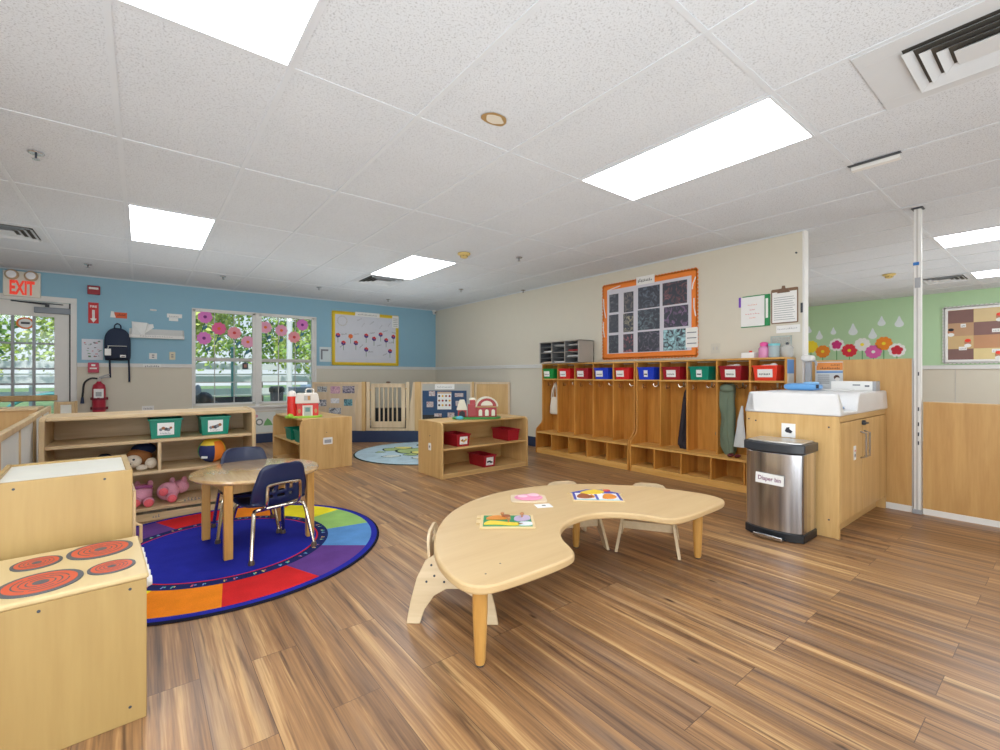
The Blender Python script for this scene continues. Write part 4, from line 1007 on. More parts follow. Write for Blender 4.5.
m = MB(); m.puff((0, 0, 0.03), (0.07, 0.13, 0.03), flat('wipes_blue', (100, 164, 226), 0.35), 0.4, 0.6); m.build('pack', s)
m = MB(); m.puff((0.0, -0.06, 0.062), (0.035, 0.05, 0.01), flat('wipes_lid', (150, 200, 240), 0.4), 0.4, 0.5); m.build('lid', s)
m = MB(); m.box(-0.07, -0.13, 0.02, -0.055, -0.115, 0.05, M_ink); m.build('flap', s)
s = thing('glove_box', 'flat white tissue carton at the back of the changing table', 'box', (4.66, 1.16, 0.979))
m = MB(); m.box(-0.06, -0.15, 0, 0.06, 0.15, 0.075, M_paper); m.build('carton', s, 0.003)
m = MB(); m.box(-0.0615, -0.05, 0.04, -0.0605, 0.0, 0.05, M_ink2); m.box(-0.0615, -0.11, 0.03, -0.0605, -0.08, 0.045, M_ink2); m.box(-0.061, -0.151, 0.0, 0.061, -0.13, 0.076, M_grey); m.build('print', s, smooth=False)
s = MB(); s.box(4.40, 1.12, 0.979, 4.52, 1.34, 0.99, M_paper); tag(s.build('paper_sheet', bevel=0.003), 'white paper sheets beside the blue wipes pack', 'paper')

# ================================================================ TRASH CAN
s = thing('step_trash_can', 'tall stainless steel pedal bin beside the changing table', 'trash can', (3.385, 1.12, 0))
W_, D_ = 0.36, 0.262
def tp(r=0.035, g=0.0, bulge=0.03):
    # plan outline: flat back (+x), bowed front (-x)
    pts = []
    for k in range(9):
        t_ = k / 8; y = -g + (W_ + 2 * g) * t_; pts.append((-g - bulge * math.sin(PI * t_) + (0.02 if k in (0, 8) else 0), y))
    pts += [(D_ - 0.02 + g, W_ + g), (D_ + g, W_ - 0.02), (D_ + g, 0.02), (D_ - 0.02 + g, -g)]
    return pts
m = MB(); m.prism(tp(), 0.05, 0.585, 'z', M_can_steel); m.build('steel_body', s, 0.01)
m = MB(); m.prism(tp(g=0.006), 0.0, 0.055, 'z', M_black); m.build('base', s, 0.005)
m = MB(); m.prism(tp(g=0.012), 0.585, 0.645, 'z', flat('lid_black', (50, 54, 60), 0.35)); m.build('lid_rim', s, 0.006)
m = MB(); m.prism([(x * 0.93 + 0.008, (y - W_ / 2) * 0.95 + W_ / 2) for x, y in tp(g=0.0)], 0.645, 0.655, 'z', flat('lid_steel', (206, 206, 204), 0.35, 0.8)); m.build('lid_plate', s, 0.003)
m = MB(); m.box(-0.085, 0.09, 0.012, -0.02, 0.27, 0.022, M_black); m.box(-0.092, 0.09, 0.01, -0.078, 0.27, 0.034, M_steel); m.build('pedal', s, 0.003)
lm = Matrix.Translation((-0.036, 0.185, 0.40)) @ Matrix.Rotation(math.radians(2), 4, 'X')
m = MB(lm); m.box(-0.002, -0.088, -0.035, 0.0, 0.088, 0.035, M_paper)
m.text('Diaper bin', 0.04, (-0.003, 0, 0.0), (0, -1, 0), (0, 0, 1), flat('marker_purple', (120, 40, 90), 0.6), bold=0.0006, wide=0.86); tag(m.build('label_card', s, smooth=False), 'white card with the words Diaper bin')

# ================================================================ ISLAND BOOKCASE
def stickers(m, plane, pts):
    pass
s = thing('low_bookcase', 'low maple shelf unit holding red bins, toy barn on top', 'bookcase', (0, 0, 0))
ax0, ax1, ay0, ay1, H = 2.485, 3.70, 4.16, 4.68, 0.60
def side_prof(y0, y1, H):
    return [(y0, 0), (y1, 0), (y1, H), (y0 + 0.06, H), (y0 + 0.03, H - 0.005), (y0 + 0.006, H - 0.022), (y0, H - 0.045)]
for a, b in ((ax0, ax0 + 0.022), (ax1 - 0.022, ax1)):
    m = MB(); m.prism(side_prof(ay0, ay1, H), a, b, 'x', M_maple); m.build('side_panel', s, 0.003)
m = MB(); m.box(ax0 + 0.022, ay1 - 0.015, 0.02, ax1 - 0.022, ay1, H - 0.02, M_maple_x); m.build('back_panel', s)
for z, nme, yo in ((H - 0.022, 'top_board', 0.045), (0.30, 'shelf_board', 0.006), (0.03, 'bottom_board', 0.006)):
    m = MB(); m.box(ax0 + 0.022, ay0 + yo, z, ax1 - 0.022, ay1 - 0.015, z + 0.02, M_maple_x); m.build(nme, s, 0.003)
m = MB(); m.box(ax0 + 0.022, ay0 + 0.02, 0, ax1 - 0.022, ay0 + 0.035, 0.03, M_maple_x); m.build('kick_board', s)
m = MB(); m.prism(roundrect(4.385, 0.28, 4.445, 0.36, 0.012), ax0 - 0.0015, ax0, 'x', M_paper); m.disc((ax0 - 0.0018, 4.415, 0.32), 0.014, M_ink2, 10, 'x', 0.001); m.build('side_sticker', s, smooth=False)
m = MB(); m.cyl((ax0 - 0.003, 4.41, 0.44), 0.006, 0.004, M_dark, 8, 'x'); m.build('screw_cap', s)
AN = [M_ink, flat('an_brown', (150, 90, 50)), flat('an_yel', (230, 180, 60))]
rot = PI / 2
tote_bin('red bin at the left of the upper shelf of the low bookcase', M_dred, (2.78, 4.185, 0.3205), rot, w=0.17, d=0.32, h=0.135, lw=0.10, lh=0.085, group='red bins in the low bookcase', pic=[AN[2], AN[1]])
tote_bin('red bin at the right of the upper shelf, turned without a label', M_dred, (3.50, 4.19, 0.3205), rot, w=0.18, d=0.32, h=0.135, lw=0.001, lh=0.001, group='red bins in the low bookcase')
tote_bin('red bin on the bottom shelf of the low bookcase', M_dred, (3.14, 4.185, 0.0505), rot, w=0.17, d=0.32, h=0.135, lw=0.10, lh=0.09, group='red bins in the low bookcase', pic=[AN[0], AN[0]])

# toy barn (big) on island
s = thing('toy_barn', 'toy farm set with red walls and white arched roof on the low bookcase', 'toy barn', (3.08, 4.40, 0.60), math.radians(-32))
TR = flat('toy_red', (170, 26, 34), 0.35); TW = flat('toy_cream', (232, 226, 206), 0.4); TG = flat('toy_green', (50, 140, 60), 0.5)
m = MB(); m.prism(cat2([(-0.25, -0.14), (0.0, -0.17), (0.27, -0.12), (0.27, 0.10), (0, 0.12), (-0.22, 0.08)], 4), 0.0, 0.018, 'z', TG); m.build('green_base', s, 0.004)
m = MB(); m.box(0.02, -0.06, 0.018, 0.25, 0.07, 0.135, TR); m.build('barn_wall', s, 0.003)
m = MB()
arc = [(0.135 + 0.115 * math.cos(PI * k / 12), 0.135 + 0.10 * math.sin(PI * k / 12)) for k in range(13)]
m.prism(arc, -0.055, 0.065, 'y', TR); m.build('barn_gable', s)
m = MB()
for k in range(12):
    a = arc[k]; b = arc[k + 1]; sc = 1.16
    o = lambda p: (0.135 + (p[0] - 0.135) * sc, 0.135 + (p[1] - 0.135) * sc)
    m.prism([a, b, o(b), o(a)], -0.075, 0.075, 'y', TW)
m.box(0.0, -0.075, 0.128, 0.27, -0.055, 0.142, flat('toy_tan', (190, 150, 100))); m.build('arched_roof', s, 0.002)
m = MB(); arc2 = [(0.135 + 0.07 * math.cos(PI * k / 10), 0.15 + 0.055 * math.sin(PI * k / 10)) for k in range(11)]; m.prism(arc2, -0.058, -0.0545, 'y', TW); m.build('loft_window', s)
for x in (0.06, 0.135, 0.21):
    m = MB(); pa = [(x - 0.02, 0.03), (x + 0.02, 0.03)] + [(x + 0.02 * math.cos(PI * k / 8), 0.085 + 0.02 * math.sin(PI * k / 8)) for k in range(9)]
    m.prism(pa, -0.064, -0.0605, 'y', TW); m.build('barn_window', s)
m = MB(); m.box(-0.085, -0.05, 0.018, 0.02, 0.05, 0.165, TR); m.build('middle_wall', s, 0.002)
m = MB(); m.box(-0.06, -0.045, 0.165, 0.0, 0.045, 0.215, TR); m.lathe([(0.045, 0), (0.035, 0.02), (0.0, 0.03)], (-0.03, 0, 0.213), TW, 14); m.build('silo', s, 0.002)
m = MB(); m.box(-0.20, -0.06, 0.018, -0.10, 0.04, 0.11, TR); m.prism([(-0.19, 0.018), (-0.115, 0.018), (-0.12, 0.075), (-0.152, 0.095), (-0.185, 0.075)], -0.0615, -0.0605, 'y', M_ink); m.build('stable_wall', s, 0.002)
m = MB(); m.prism([(-0.215, 0.10), (-0.09, 0.10), (-0.095, 0.12), (-0.125, 0.215), (-0.18, 0.215), (-0.21, 0.12)], -0.075, 0.055, 'y', TW); m.build('stable_roof', s, 0.004)
s = MB(); s.puff((2.84, 4.36, 0.618), (0.045, 0.045, 0.022), flat('toy_teal', (80, 180, 200), 0.4)); tag(s.build('toy_duck_pond'), 'small teal blue toy piece at the left of the toy farm', 'toy')

# ================================================================ BARN SHELF (end panel towards camera)
s = thing('low_bookcase', 'low maple shelf unit showing its end panel, red toy house on top', 'bookcase', (1.41, 5.47, 0), math.radians(3))
bw, bd, H = 0.61, 1.10, 0.60
m = MB(); m.prism([(0.02, 0), (bw, 0), (bw, H), (0.10, H), (0.05, H - 0.008), (0.01, H - 0.035), (0, H - 0.08), (0, 0)], 0, 0.022, 'y', M_maple); m.build('side_panel', s, 0.003)
m = MB(); m.prism([(0.02, 0), (bw, 0), (bw, H), (0.10, H), (0.05, H - 0.008), (0.01, H - 0.035), (0, H - 0.08), (0, 0)], bd - 0.022, bd, 'y', M_maple); m.build('side_panel', s, 0.003)
m = MB(); m.box(bw / 2 - 0.01, 0.022, 0.02, bw / 2 + 0.01, bd - 0.022, H - 0.02, M_maple_y); m.build('back_panel', s)
for z, nme, xo in ((H - 0.022, 'top_board', 0.03), (0.30, 'shelf_board', 0.006), (0.03, 'bottom_board', 0.006)):
    m = MB(); m.box(xo, 0.022, z, bw - 0.01, bd - 0.022, z + 0.02, M_maple_y); m.build(nme, s, 0.003)
m = MB(); m.prism(roundrect(0.26, 0.29, 0.37, 0.37, 0.01), -0.0015, 0, 'y', M_paper); m.box(0.275, -0.003, 0.305, 0.355, -0.0016, 0.345, M_grey); m.build('side_sticker', s, smooth=False)
m = MB(); m.cyl((0.3, -0.003, 0.43), 0.005, 0.004, M_dark, 8, 'y'); m.build('screw_cap', s)
tote_bin('teal bin at the front of the middle shelf under the red toy house', M_teal, (1.415, 5.64, 0.3205), 0.05, w=0.22, d=0.24, h=0.14, lw=0.001, lh=0.001, group='teal bins under the red toy house')
tote_bin('teal bin behind the other one under the red toy house', M_teal, (1.40, 5.98, 0.3205), 0.05, w=0.22, d=0.24, h=0.14, lw=0.001, lh=0.001, group='teal bins under the red toy house')
# red toy house
s = thing('toy_farmhouse', 'bright red toy house with white roof, silo and lime green base', 'toy house', (1.53, 5.75, 0.60), math.radians(-14))
TR2 = flat('toy_bright_red', (232, 50, 44), 0.35); TL = flat('toy_lime', (160, 210, 70), 0.5); TW2 = flat('toy_white', (240, 232, 224), 0.4)
m = MB(); m.prism(cat2([(-0.19, -0.10), (0, -0.125), (0.17, -0.10), (0.17, 0.10), (-0.17, 0.10)], 4), 0, 0.022, 'z', TL); m.puff((-0.15, -0.10, 0.025), (0.035, 0.03, 0.03), TL); m.build('green_base', s, 0.004)
m = MB(); m.box(-0.085, -0.07, 0.022, 0.155, 0.08, 0.175, TR2); m.build('house_wall', s, 0.003)
m = MB(); m.prism([(-0.10, 0.17), (0.17, 0.17), (0.165, 0.20), (0.15, 0.275), (0.14, 0.29), (-0.075, 0.29), (-0.09, 0.275), (-0.098, 0.20)], -0.09, 0.10, 'y', TW2); m.build('roof', s, 0.008)
m = MB(); m.lathe([(0.05, 0.022), (0.05, 0.25), (0.045, 0.28), (0.03, 0.31), (0.0, 0.32)], (-0.135, -0.03, 0), TR2, 18); m.build('silo', s)
m = MB(); m.lathe([(0.052, 0.255), (0.048, 0.285), (0.03, 0.315), (0.0, 0.325)], (-0.135, -0.03, 0), TW2, 18); m.build('silo_cap', s)
m = MB(); m.prism([(-0.02, 0.022), (0.09, 0.022), (0.09, 0.145), (-0.02, 0.145)], -0.0745, -0.0705, 'y', TW2); m.prism([(-0.005, 0.022), (0.075, 0.022), (0.075, 0.13), (-0.005, 0.13)], -0.077, -0.075, 'y', M_lgrey); m.prism([(0.01, 0.07), (0.06, 0.07), (0.06, 0.12), (0.01, 0.12)], -0.079, -0.0775, 'y', flat('toy_dim', (110, 150, 150))); m.build('double_door', s, smooth=False)
m = MB(); m.box(-0.005, -0.0925, 0.205, 0.07, -0.0905, 0.262, M_lgrey); m.box(0.035, -0.0945, 0.21, 0.062, -0.0928, 0.258, flat('toy_gold', (200, 150, 90))); m.build('loft_hatch', s, smooth=False)
m = MB(); m.tube([(0.02, 0, 0.29), (0.02, 0, 0.33), (0.06, 0, 0.34), (0.10, 0, 0.33), (0.10, 0, 0.29)], 0.008, TW2, smooth=3); m.build('carry_handle', s)
for x in (-0.055, 0.125):
    m = MB(); m.disc((x, -0.0706, 0.08), 0.016, flat('toy_gold', (200, 150, 90)), 10, 'y', 0.004, ry=0.026); m.build('side_window', s)

# ================================================================ LONG SHELF
s = thing('storage_shelf', 'long birch toy shelf with teal bins behind the round table', 'shelf', (0, 0, 0))
lx0, lx1, ly0, ly1, H = -0.552, 0.765, 4.35, 4.80, 0.815
M_back = wood('unit_back', (204, 178, 142), (184, 156, 120), 'x', 0.5)
pr_ = [(ly0, 0), (ly1, 0), (ly1, H), (ly0 + 0.10, H), (ly0 + 0.04, H - 0.006), (ly0 + 0.01, H - 0.03), (ly0, H - 0.07)]
for a, b in ((lx0, lx0 + 0.03), (lx1 - 0.03, lx1)):
    m = MB(); m.prism(pr_, a, b, 'x', M_birch); m.build('side_panel', s, 0.004)
m = MB(); m.box(lx0 + 0.03, ly0 + 0.01, H - 0.03, lx1 - 0.03, ly1, H - 0.002, M_birch_x); m.build('top_board', s, 0.008)
m = MB(); m.box(lx0 + 0.03, ly1 - 0.015, 0.05, lx1 - 0.03, ly1, H - 0.03, M_back); m.build('back_panel', s)
for z, nme in ((0.590, 'upper_shelf'), (0.352, 'middle_shelf'), (0.075, 'bottom_shelf')):
    m = MB(); m.box(lx0 + 0.03, ly0 + 0.01, z, lx1 - 0.03, ly1 - 0.015, z + 0.025, M_birch_x); m.build(nme, s, 0.004)
m = MB(); m.box(0.095, ly0 + 0.012, 0.377, 0.117, ly1 - 0.015, 0.590, M_birch); m.build('divider', s, 0.003)
m = MB(); m.box(lx0 + 0.03, ly0 + 0.006, 0.0, lx1 - 0.03, ly0 + 0.02, 0.055, M_birch_x); m.build('kick_board', s, 0.003)
m = MB(); scrib(m, (0.26, ly0 + 0.06, 0.1015), (0.42, ly0 + 0.06, 0.1015), 0.03, M_ink2, 7); scrib(m, (0.06, ly0 + 0.0045, 0.02), (0.11, ly0 + 0.0045, 0.02), 0.025, M_ink2, 3); m.build('letter_stickers', s, smooth=False)
PC = [M_ink2, flat('an_brown', (150, 90, 50)), M_dark]
tote_bin('left teal bin with picture card on the top shelf of the long unit', M_teal, (0.145, 4.375, 0.6155), rot, w=0.205, d=0.30, h=0.15, lw=0.105, lh=0.095, group='teal bins on the long shelf', pic=PC)
tote_bin('right teal bin with picture card on the top shelf of the long unit', M_teal, (0.475, 4.39, 0.6155), rot, w=0.205, d=0.30, h=0.15, lw=0.105, lh=0.095, group='teal bins on the long shelf', pic=PC)

# plush toys
def fur(name, rgb): return carpet(name, rgb, 0.8, 160)
s = thing('stuffed_animal', 'brown and white stuffed dog slumped in the middle cubby', 'stuffed animal', (0, 0, 0))
m = MB(); F1 = fur('fur_brown', (150, 96, 56)); F2 = fur('fur_cream', (214, 200, 180)); F3 = fur('fur_navy', (34, 44, 70))
m.puff((-0.02, 4.55, 0.46), (0.085, 0.07, 0.075), F1); m.build('body', s)
m = MB(); m.puff((-0.055, 4.47, 0.445), (0.055, 0.045, 0.048), F2); m.puff((-0.075, 4.43, 0.43), (0.028, 0.025, 0.022), F2); m.build('head', s)
m = MB(); m.puff((-0.085, 4.44, 0.462), (0.008, 0.006, 0.008), M_ink); m.puff((-0.05, 4.425, 0.465), (0.008, 0.006, 0.008), M_ink); m.puff((-0.075, 4.408, 0.435), (0.012, 0.008, 0.009), M_ink); m.build('face', s)
for c_ in ((0.055, 4.44, 0.425), (0.0, 4.42, 0.40)):
    m = MB(); m.puff(c_, (0.038, 0.045, 0.042 if c_[0] > 0.02 else 0.022), F2); m.build('paw', s)
m = MB(); m.puff((0.01, 4.58, 0.52), (0.08, 0.07, 0.05), F3); tag(m.build('blanket', s), 'dark navy hat')
s = thing('stuffed_animal', 'dark stuffed toy at the left of the middle cubby', 'stuffed animal', (0, 0, 0))
m = MB(); m.puff((-0.26, 4.55, 0.425), (0.10, 0.08, 0.05), fur('fur_black', (36, 38, 46))); m.build('body', s)
m = MB(); m.puff((-0.22, 4.50, 0.475), (0.05, 0.045, 0.045), fur('fur_black', (36, 38, 46))); m.build('head', s)
P1 = fur('fur_pink', (226, 158, 178)); P2 = fur('fur_coral', (236, 104, 112)); P3 = flat('ribbon_purple', (150, 70, 120))
for i, (x, lb) in enumerate(((-0.01, 'pink stuffed toy with purple ribbon, left of two on the bottom shelf'), (0.165, 'pink stuffed toy showing coral soles, right of two on the bottom shelf'))):
    s = thing('stuffed_animal', lb, 'stuffed animal', (x, 4.50, 0.10), 0.0, None)
    m = MB(); m.puff((0, 0.02, 0.075), (0.075, 0.08, 0.072), P1); m.build('body', s)
    m = MB(); m.puff((0.02 if i == 0 else 0.085, 0.10, 0.085), (0.06, 0.055, 0.055), P1); m.puff((0.06 + 0.05 * i, 0.08, 0.14), (0.02, 0.015, 0.028), P1); m.puff((-0.02 + 0.05 * i, 0.10, 0.14), (0.02, 0.015, 0.028), P1); m.build('head', s)
    for (px, pz) in (((-0.03, 0.04), (0.05, 0.03)) if i == 0 else ((-0.035, 0.10), (0.02, 0.04))):
        m = MB(); m.puff((px, -0.075, pz), (0.036, 0.05, 0.036), P1); lg = m.build('paw', s)
        m = MB(); m.puff((px, -0.115, pz), (0.03, 0.014, 0.03), P2); tag(m.build('sole', lg), 'coral pink sole')
    if i == 0:
        m = MB(); m.tube([(-0.07, -0.02, 0.13), (0, -0.04, 0.145), (0.07, -0.01, 0.13)], 0.012, P3, smooth=3); m.build('ribbon', s)
s = MB(); s.prism(cat2([(0.22, 4.42), (0.30, 4.44), (0.32, 4.48), (0.26, 4.50), (0.22, 4.46)], 3), 0.1005, 0.108, 'z', flat('toy_tan2', (214, 190, 150))); tag(s.build('wooden_toy_piece'), 'flat pale wooden toy piece beside the pink stuffed toys', 'toy')

# multi-colour soft ball on middle shelf
s = thing('soft_ball', 'soft play ball of navy, orange, yellow and green panels on the shelf', 'ball', (0.46, 4.50, 0.4785), math.radians(-8))
bc = [flat('ball_orange', (240, 130, 40), 0.7), flat('ball_yellow', (240, 206, 60), 0.7), flat('ball_green', (90, 170, 90), 0.7), flat('ball_navy', (34, 44, 96), 0.7)]
def ballpatch(m, a0, a1, p0, p1, mat, R=0.10, n=8):
    vs = []; fs = []
    for i in range(n + 1):
        for j in range(n + 1):
            a = math.radians(a0 + (a1 - a0) * i / n); p_ = math.radians(p0 + (p1 - p0) * j / n)
            vs.append((R * math.cos(p_) * math.cos(a), R * math.cos(p_) * math.sin(a), R * math.sin(p_)))
    for i in range(n):
        for j in range(n): fs.append((i * (n + 1) + j, (i + 1) * (n + 1) + j, (i + 1) * (n + 1) + j + 1, i * (n + 1) + j + 1))
    m.add(vs, fs, mat)
for a0, a1, mt in ((-155, -75, 3), (-75, -20, 0), (-20, 70, 1), (70, 140, 3), (140, 205, 2)):
    m = MB(); ballpatch(m, a0, a1, -90, 28 if mt == 3 else 50, bc[mt]); m.build('panel', s)
m = MB(); ballpatch(m, -155, -75, 28, 50, bc[1]); ballpatch(m, 70, 140, 28, 50, bc[1]); ballpatch(m, 0, 360, 50, 90, bc[1], n=18); m.build('panel', s)
m = MB(MB().T); m.T = Matrix.Rotation(math.radians(-25), 4, 'Z'); m.box(-0.03, -0.10, -0.055, 0.012, -0.088, -0.038, M_paper); tag(m.build('tag', s), 'white maker tag')

# ================================================================ STOVE and HUTCH
s = stove = thing('play_stove', 'wooden play stove with four painted burners in the near left corner', 'play kitchen', (0, 0, 0))
sx0, sx1, sy0, sy1, H = -0.42, 0.012, 1.87, 2.33, 0.465
m = MB(); m.box(sx0, sy0, 0, sx1, sy0 + 0.018, H - 0.018, M_cab); m.build('side_panel', s, 0.002)
m = MB(); m.box(sx0, sy1 - 0.018, 0, sx1, sy1, H - 0.018, M_cab); m.build('side_panel', s, 0.002)
m = MB(); m.box(sx0 - 0.004, sy0 - 0.002, H - 0.018, sx1 + 0.006, sy1, H, wood('stove_top', (214, 190, 140), (204, 178, 128), 'y', 0.4, streak=0.7)); m.build('top_board', s, 0.006)
m = MB(); m.box(sx1 - 0.03, sy0 + 0.018, 0.04, sx1 - 0.012, sy1 - 0.018, H - 0.09, M_cab); m.build('oven_door', s, 0.002)
m = MB(); m.box(sx1 - 0.03, sy0 + 0.018, H - 0.085, sx1 - 0.008, sy1 - 0.018, H - 0.018, M_cab); m.build('control_panel', s)
m = MB(); m.box(sx0 + 0.01, sy0 + 0.018, 0.02, sx0 + 0.025, sy1 - 0.018, H - 0.02, M_cab); m.build('back_panel', s)
M_bd = flat('burner_slate', (78, 84, 92), 0.5); M_br = flat('burner_red', (206, 82, 52), 0.45)
for (x, y, r) in ((-0.245, 1.975, 0.098), (-0.281, 2.189, 0.064), (-0.119, 2.215, 0.092), (-0.079, 1.995, 0.062)):
    _a = math.radians(-3.6); _x, _y = x - 0.012, y - 1.87; x, y = 0.012 + _x * math.cos(_a) - _y * math.sin(_a), 1.87 + _x * math.sin(_a) + _y * math.cos(_a)
    m = MB(); m.disc((x, y, H), r, M_bd, 36, h=0.0035); m.disc((x, y, H + 0.0035), r * 0.86, M_br, 36, h=0.0006)
    for q, fr in enumerate((0.68, 0.52, 0.36)):
        ring_o = [(r * fr * math.cos(a), r * fr * math.sin(a)) for a in [2 * PI * k / 36 for k in range(37)]]
        for k in range(36):
            if (k + q * 5) % 12 in (0,): continue
            a, b = ring_o[k], ring_o[k + 1]; g = 1 - 0.05 / fr * 0.9
            z = H + 0.0045
            m.quad((x + a[0], y + a[1], z), (x + b[0], y + b[1], z), (x + b[0] * g, y + b[1] * g, z), (x + a[0] * g, y + a[1] * g, z), M_bd)
    m.disc((x, y, H + 0.0042), r * 0.2, M_bd, 16, h=0.0005)
    m.build('burner', s, smooth=False)
for i, y in enumerate((1.93, 1.99, 2.05, 2.13, 2.20, 2.26)):
    m = MB(); m.lathe([(0.018, 0), (0.02, 0.012), (0.015, 0.026)], (sx1 - 0.008, y, H - 0.048), M_white, 14, 'x'); m.build('knob', s)
m = MB()
for x, z in ((-0.03, H - 0.04), (-0.03, 0.05), (-0.235, H - 0.04), (-0.36, 0.05)): m.cyl((x, sy0 - 0.0015, z), 0.0045, 0.003, M_dark, 8, 'y')
m.build('screw_caps', s)
s = cupb = thing('play_sink_cabinet', 'taller wooden play cupboard standing behind the stove', 'play kitchen', (0, 0, 0))
hx0, hx1, hy0, hy1, H = -0.42, -0.03, 2.36, 2.83, 0.725
m = MB(); m.box(hx0, hy0, 0, hx1, hy0 + 0.018, H, M_cab); m.build('side_panel', s, 0.003)
m = MB(); m.box(hx0, hy1 - 0.018, 0, hx1, hy1, H, M_cab); m.build('side_panel', s, 0.003)
m = MB(); m.box(hx0 + 0.004, hy0 + 0.018, H - 0.02, hx1 - 0.002, hy1 - 0.018, H - 0.008, flat('white_laminate', (228, 226, 214), 0.35)); m.build('top_board', s)
m = MB(); m.box(hx0, hy0 + 0.018, 0.02, hx0 + 0.015, hy1 - 0.018, H + 0.004, M_cab); m.build('back_panel', s, 0.002)
m = MB(); m.box(hx1 - 0.02, hy0 + 0.018, 0.64, hx1, hy1 - 0.018, H, M_cab); m.build('front_rail', s, 0.002)
m = MB(); m.box(hx1 - 0.005, hy0 + 0.02, 0.05, hx1 + 0.012, hy1 - 0.02, 0.635, M_birch); dd_ = m.build('cabinet_door', s, 0.003)
m = MB(); m.tube([(hx1 + 0.012, hy0 + 0.06, 0.40), (hx1 + 0.03, hy0 + 0.06, 0.41), (hx1 + 0.03, hy0 + 0.06, 0.48), (hx1 + 0.012, hy0 + 0.06, 0.49)], 0.006, M_birch, 8); m.build('handle', dd_)
m = MB(); m.cyl((-0.115, hy0 - 0.0015, 0.70), 0.0045, 0.003, M_dark, 8, 'y'); m.cyl((-0.36, hy0 - 0.0015, 0.70), 0.0045, 0.003, M_dark, 8, 'y'); m.build('screw_caps', s)

def pivot(o, px, py, deg):
    a = math.radians(deg); c_, s_ = math.cos(a), math.sin(a)
    o.rotation_euler = (0, 0, a); o.location = (px - (c_ * px - s_ * py), py - (s_ * px + c_ * py), 0)
pivot(stove, 0.012, 1.87, 3.6); pivot(cupb, -0.03, 2.36, 3.6)
# ================================================================ LEFT FENCE
M_acr = flat('acrylic_white', (226, 228, 222), 0.3)
def fence_panel(label, x0, y0, x1, y1, h, z0=0.05):
    L = math.hypot(x1 - x0, y1 - y0); s = thing('play_fence_panel', label, 'fence panel', (x0, y0, 0), math.atan2(y1 - y0, x1 - x0), 'low wooden divider panels on the left')
    m = MB(); m.box(0.03, -0.012, z0, 0.055, 0.012, h - 0.005, M_birch); m.box(L - 0.055, -0.012, z0, L - 0.03, 0.012, h - 0.005, M_birch)
    m.box(0.03, -0.015, h - 0.04, L - 0.03, 0.015, h - 0.005, M_birch); m.box(0.03, -0.016, z0, L - 0.03, 0.016, z0 + 0.05, M_birch)
    if L > 0.9: m.box(L / 2 - 0.015, -0.012, z0, L / 2 + 0.015, 0.012, h - 0.04, M_birch)
    m.build('frame', s, 0.003)
    m = MB(); m.box(0.05, -0.005, z0 + 0.05, L - 0.05, 0.005, h - 0.04, M_acr); m.build('clear_panel', s)
    for x in (0.015, L - 0.015):
        m = MB(); m.box(x - 0.014, -0.017, 0, x + 0.014, 0.017, h, M_birch); m.build('post', s, 0.006)
fence_panel('near white paneled wooden divider left of the long shelf', -0.532, 3.08, -0.597, 4.50, 0.83)
fence_panel('middle wooden divider running back behind the long shelf end', -0.61, 4.56, -0.655, 5.68, 0.83)
fence_panel('farthest short wooden divider in front of the extinguisher', -0.80, 7.3, -0.60, 7.34, 0.80)
s = thing('wood_cabinet', 'low brown wooden cabinet back standing before the glass door', 'cabinet', (-1.18, 5.75, 0))
m = MB(); m.box(-0.5, -0.16, 0, 0.46, 0.16, 0.80, M_panel); m.build('carcass', s, 0.003)
m = MB(); m.box(-0.51, -0.17, 0.80, 0.47, 0.17, 0.822, M_birch); m.build('top_board', s, 0.004)

# ================================================================ ROUND TABLE + CHAIRS
s = thing('round_table', 'small round wooden table standing on the rainbow rug', 'table', (0.61, 3.42, 0.012))
m = MB(); m.lathe([(0.36, 0.438), (0.378, 0.442), (0.384, 0.452), (0.378, 0.464), (0.36, 0.468), (0.0, 0.468)], (0, 0, 0), M_top, 56); m.build('tabletop', s)
m = MB(); 
for a, b in (((-0.25, 0.17), (-0.2, -0.26)), ((-0.2, -0.26), (0.27, -0.17)), ((0.27, -0.17), (0.19, 0.29)), ((0.19, 0.29), (-0.25, 0.17))):
    d_ = Vector((b[0] - a[0], b[1] - a[1])); d_.normalize(); nn = Vector((-d_.y, d_.x)) * 0.01
    m.prism([(a[0] + nn.x, a[1] + nn.y), (b[0] + nn.x, b[1] + nn.y), (b[0] - nn.x, b[1] - nn.y), (a[0] - nn.x, a[1] - nn.y)], 0.375, 0.438, 'z', M_edge)
m.build('apron', s)
for (x, y) in ((-0.275, 0.18), (-0.208, -0.29), (0.29, -0.17), (0.21, 0.30)):
    m = MB(); m.box(x - 0.024, y - 0.024, 0, x + 0.024, y + 0.024, 0.438, M_leg); m.build('leg', s, 0.004)
M_ns = flat('shell_navy', (22, 34, 70), 0.38, coat=0.2); M_ns2 = M_ns
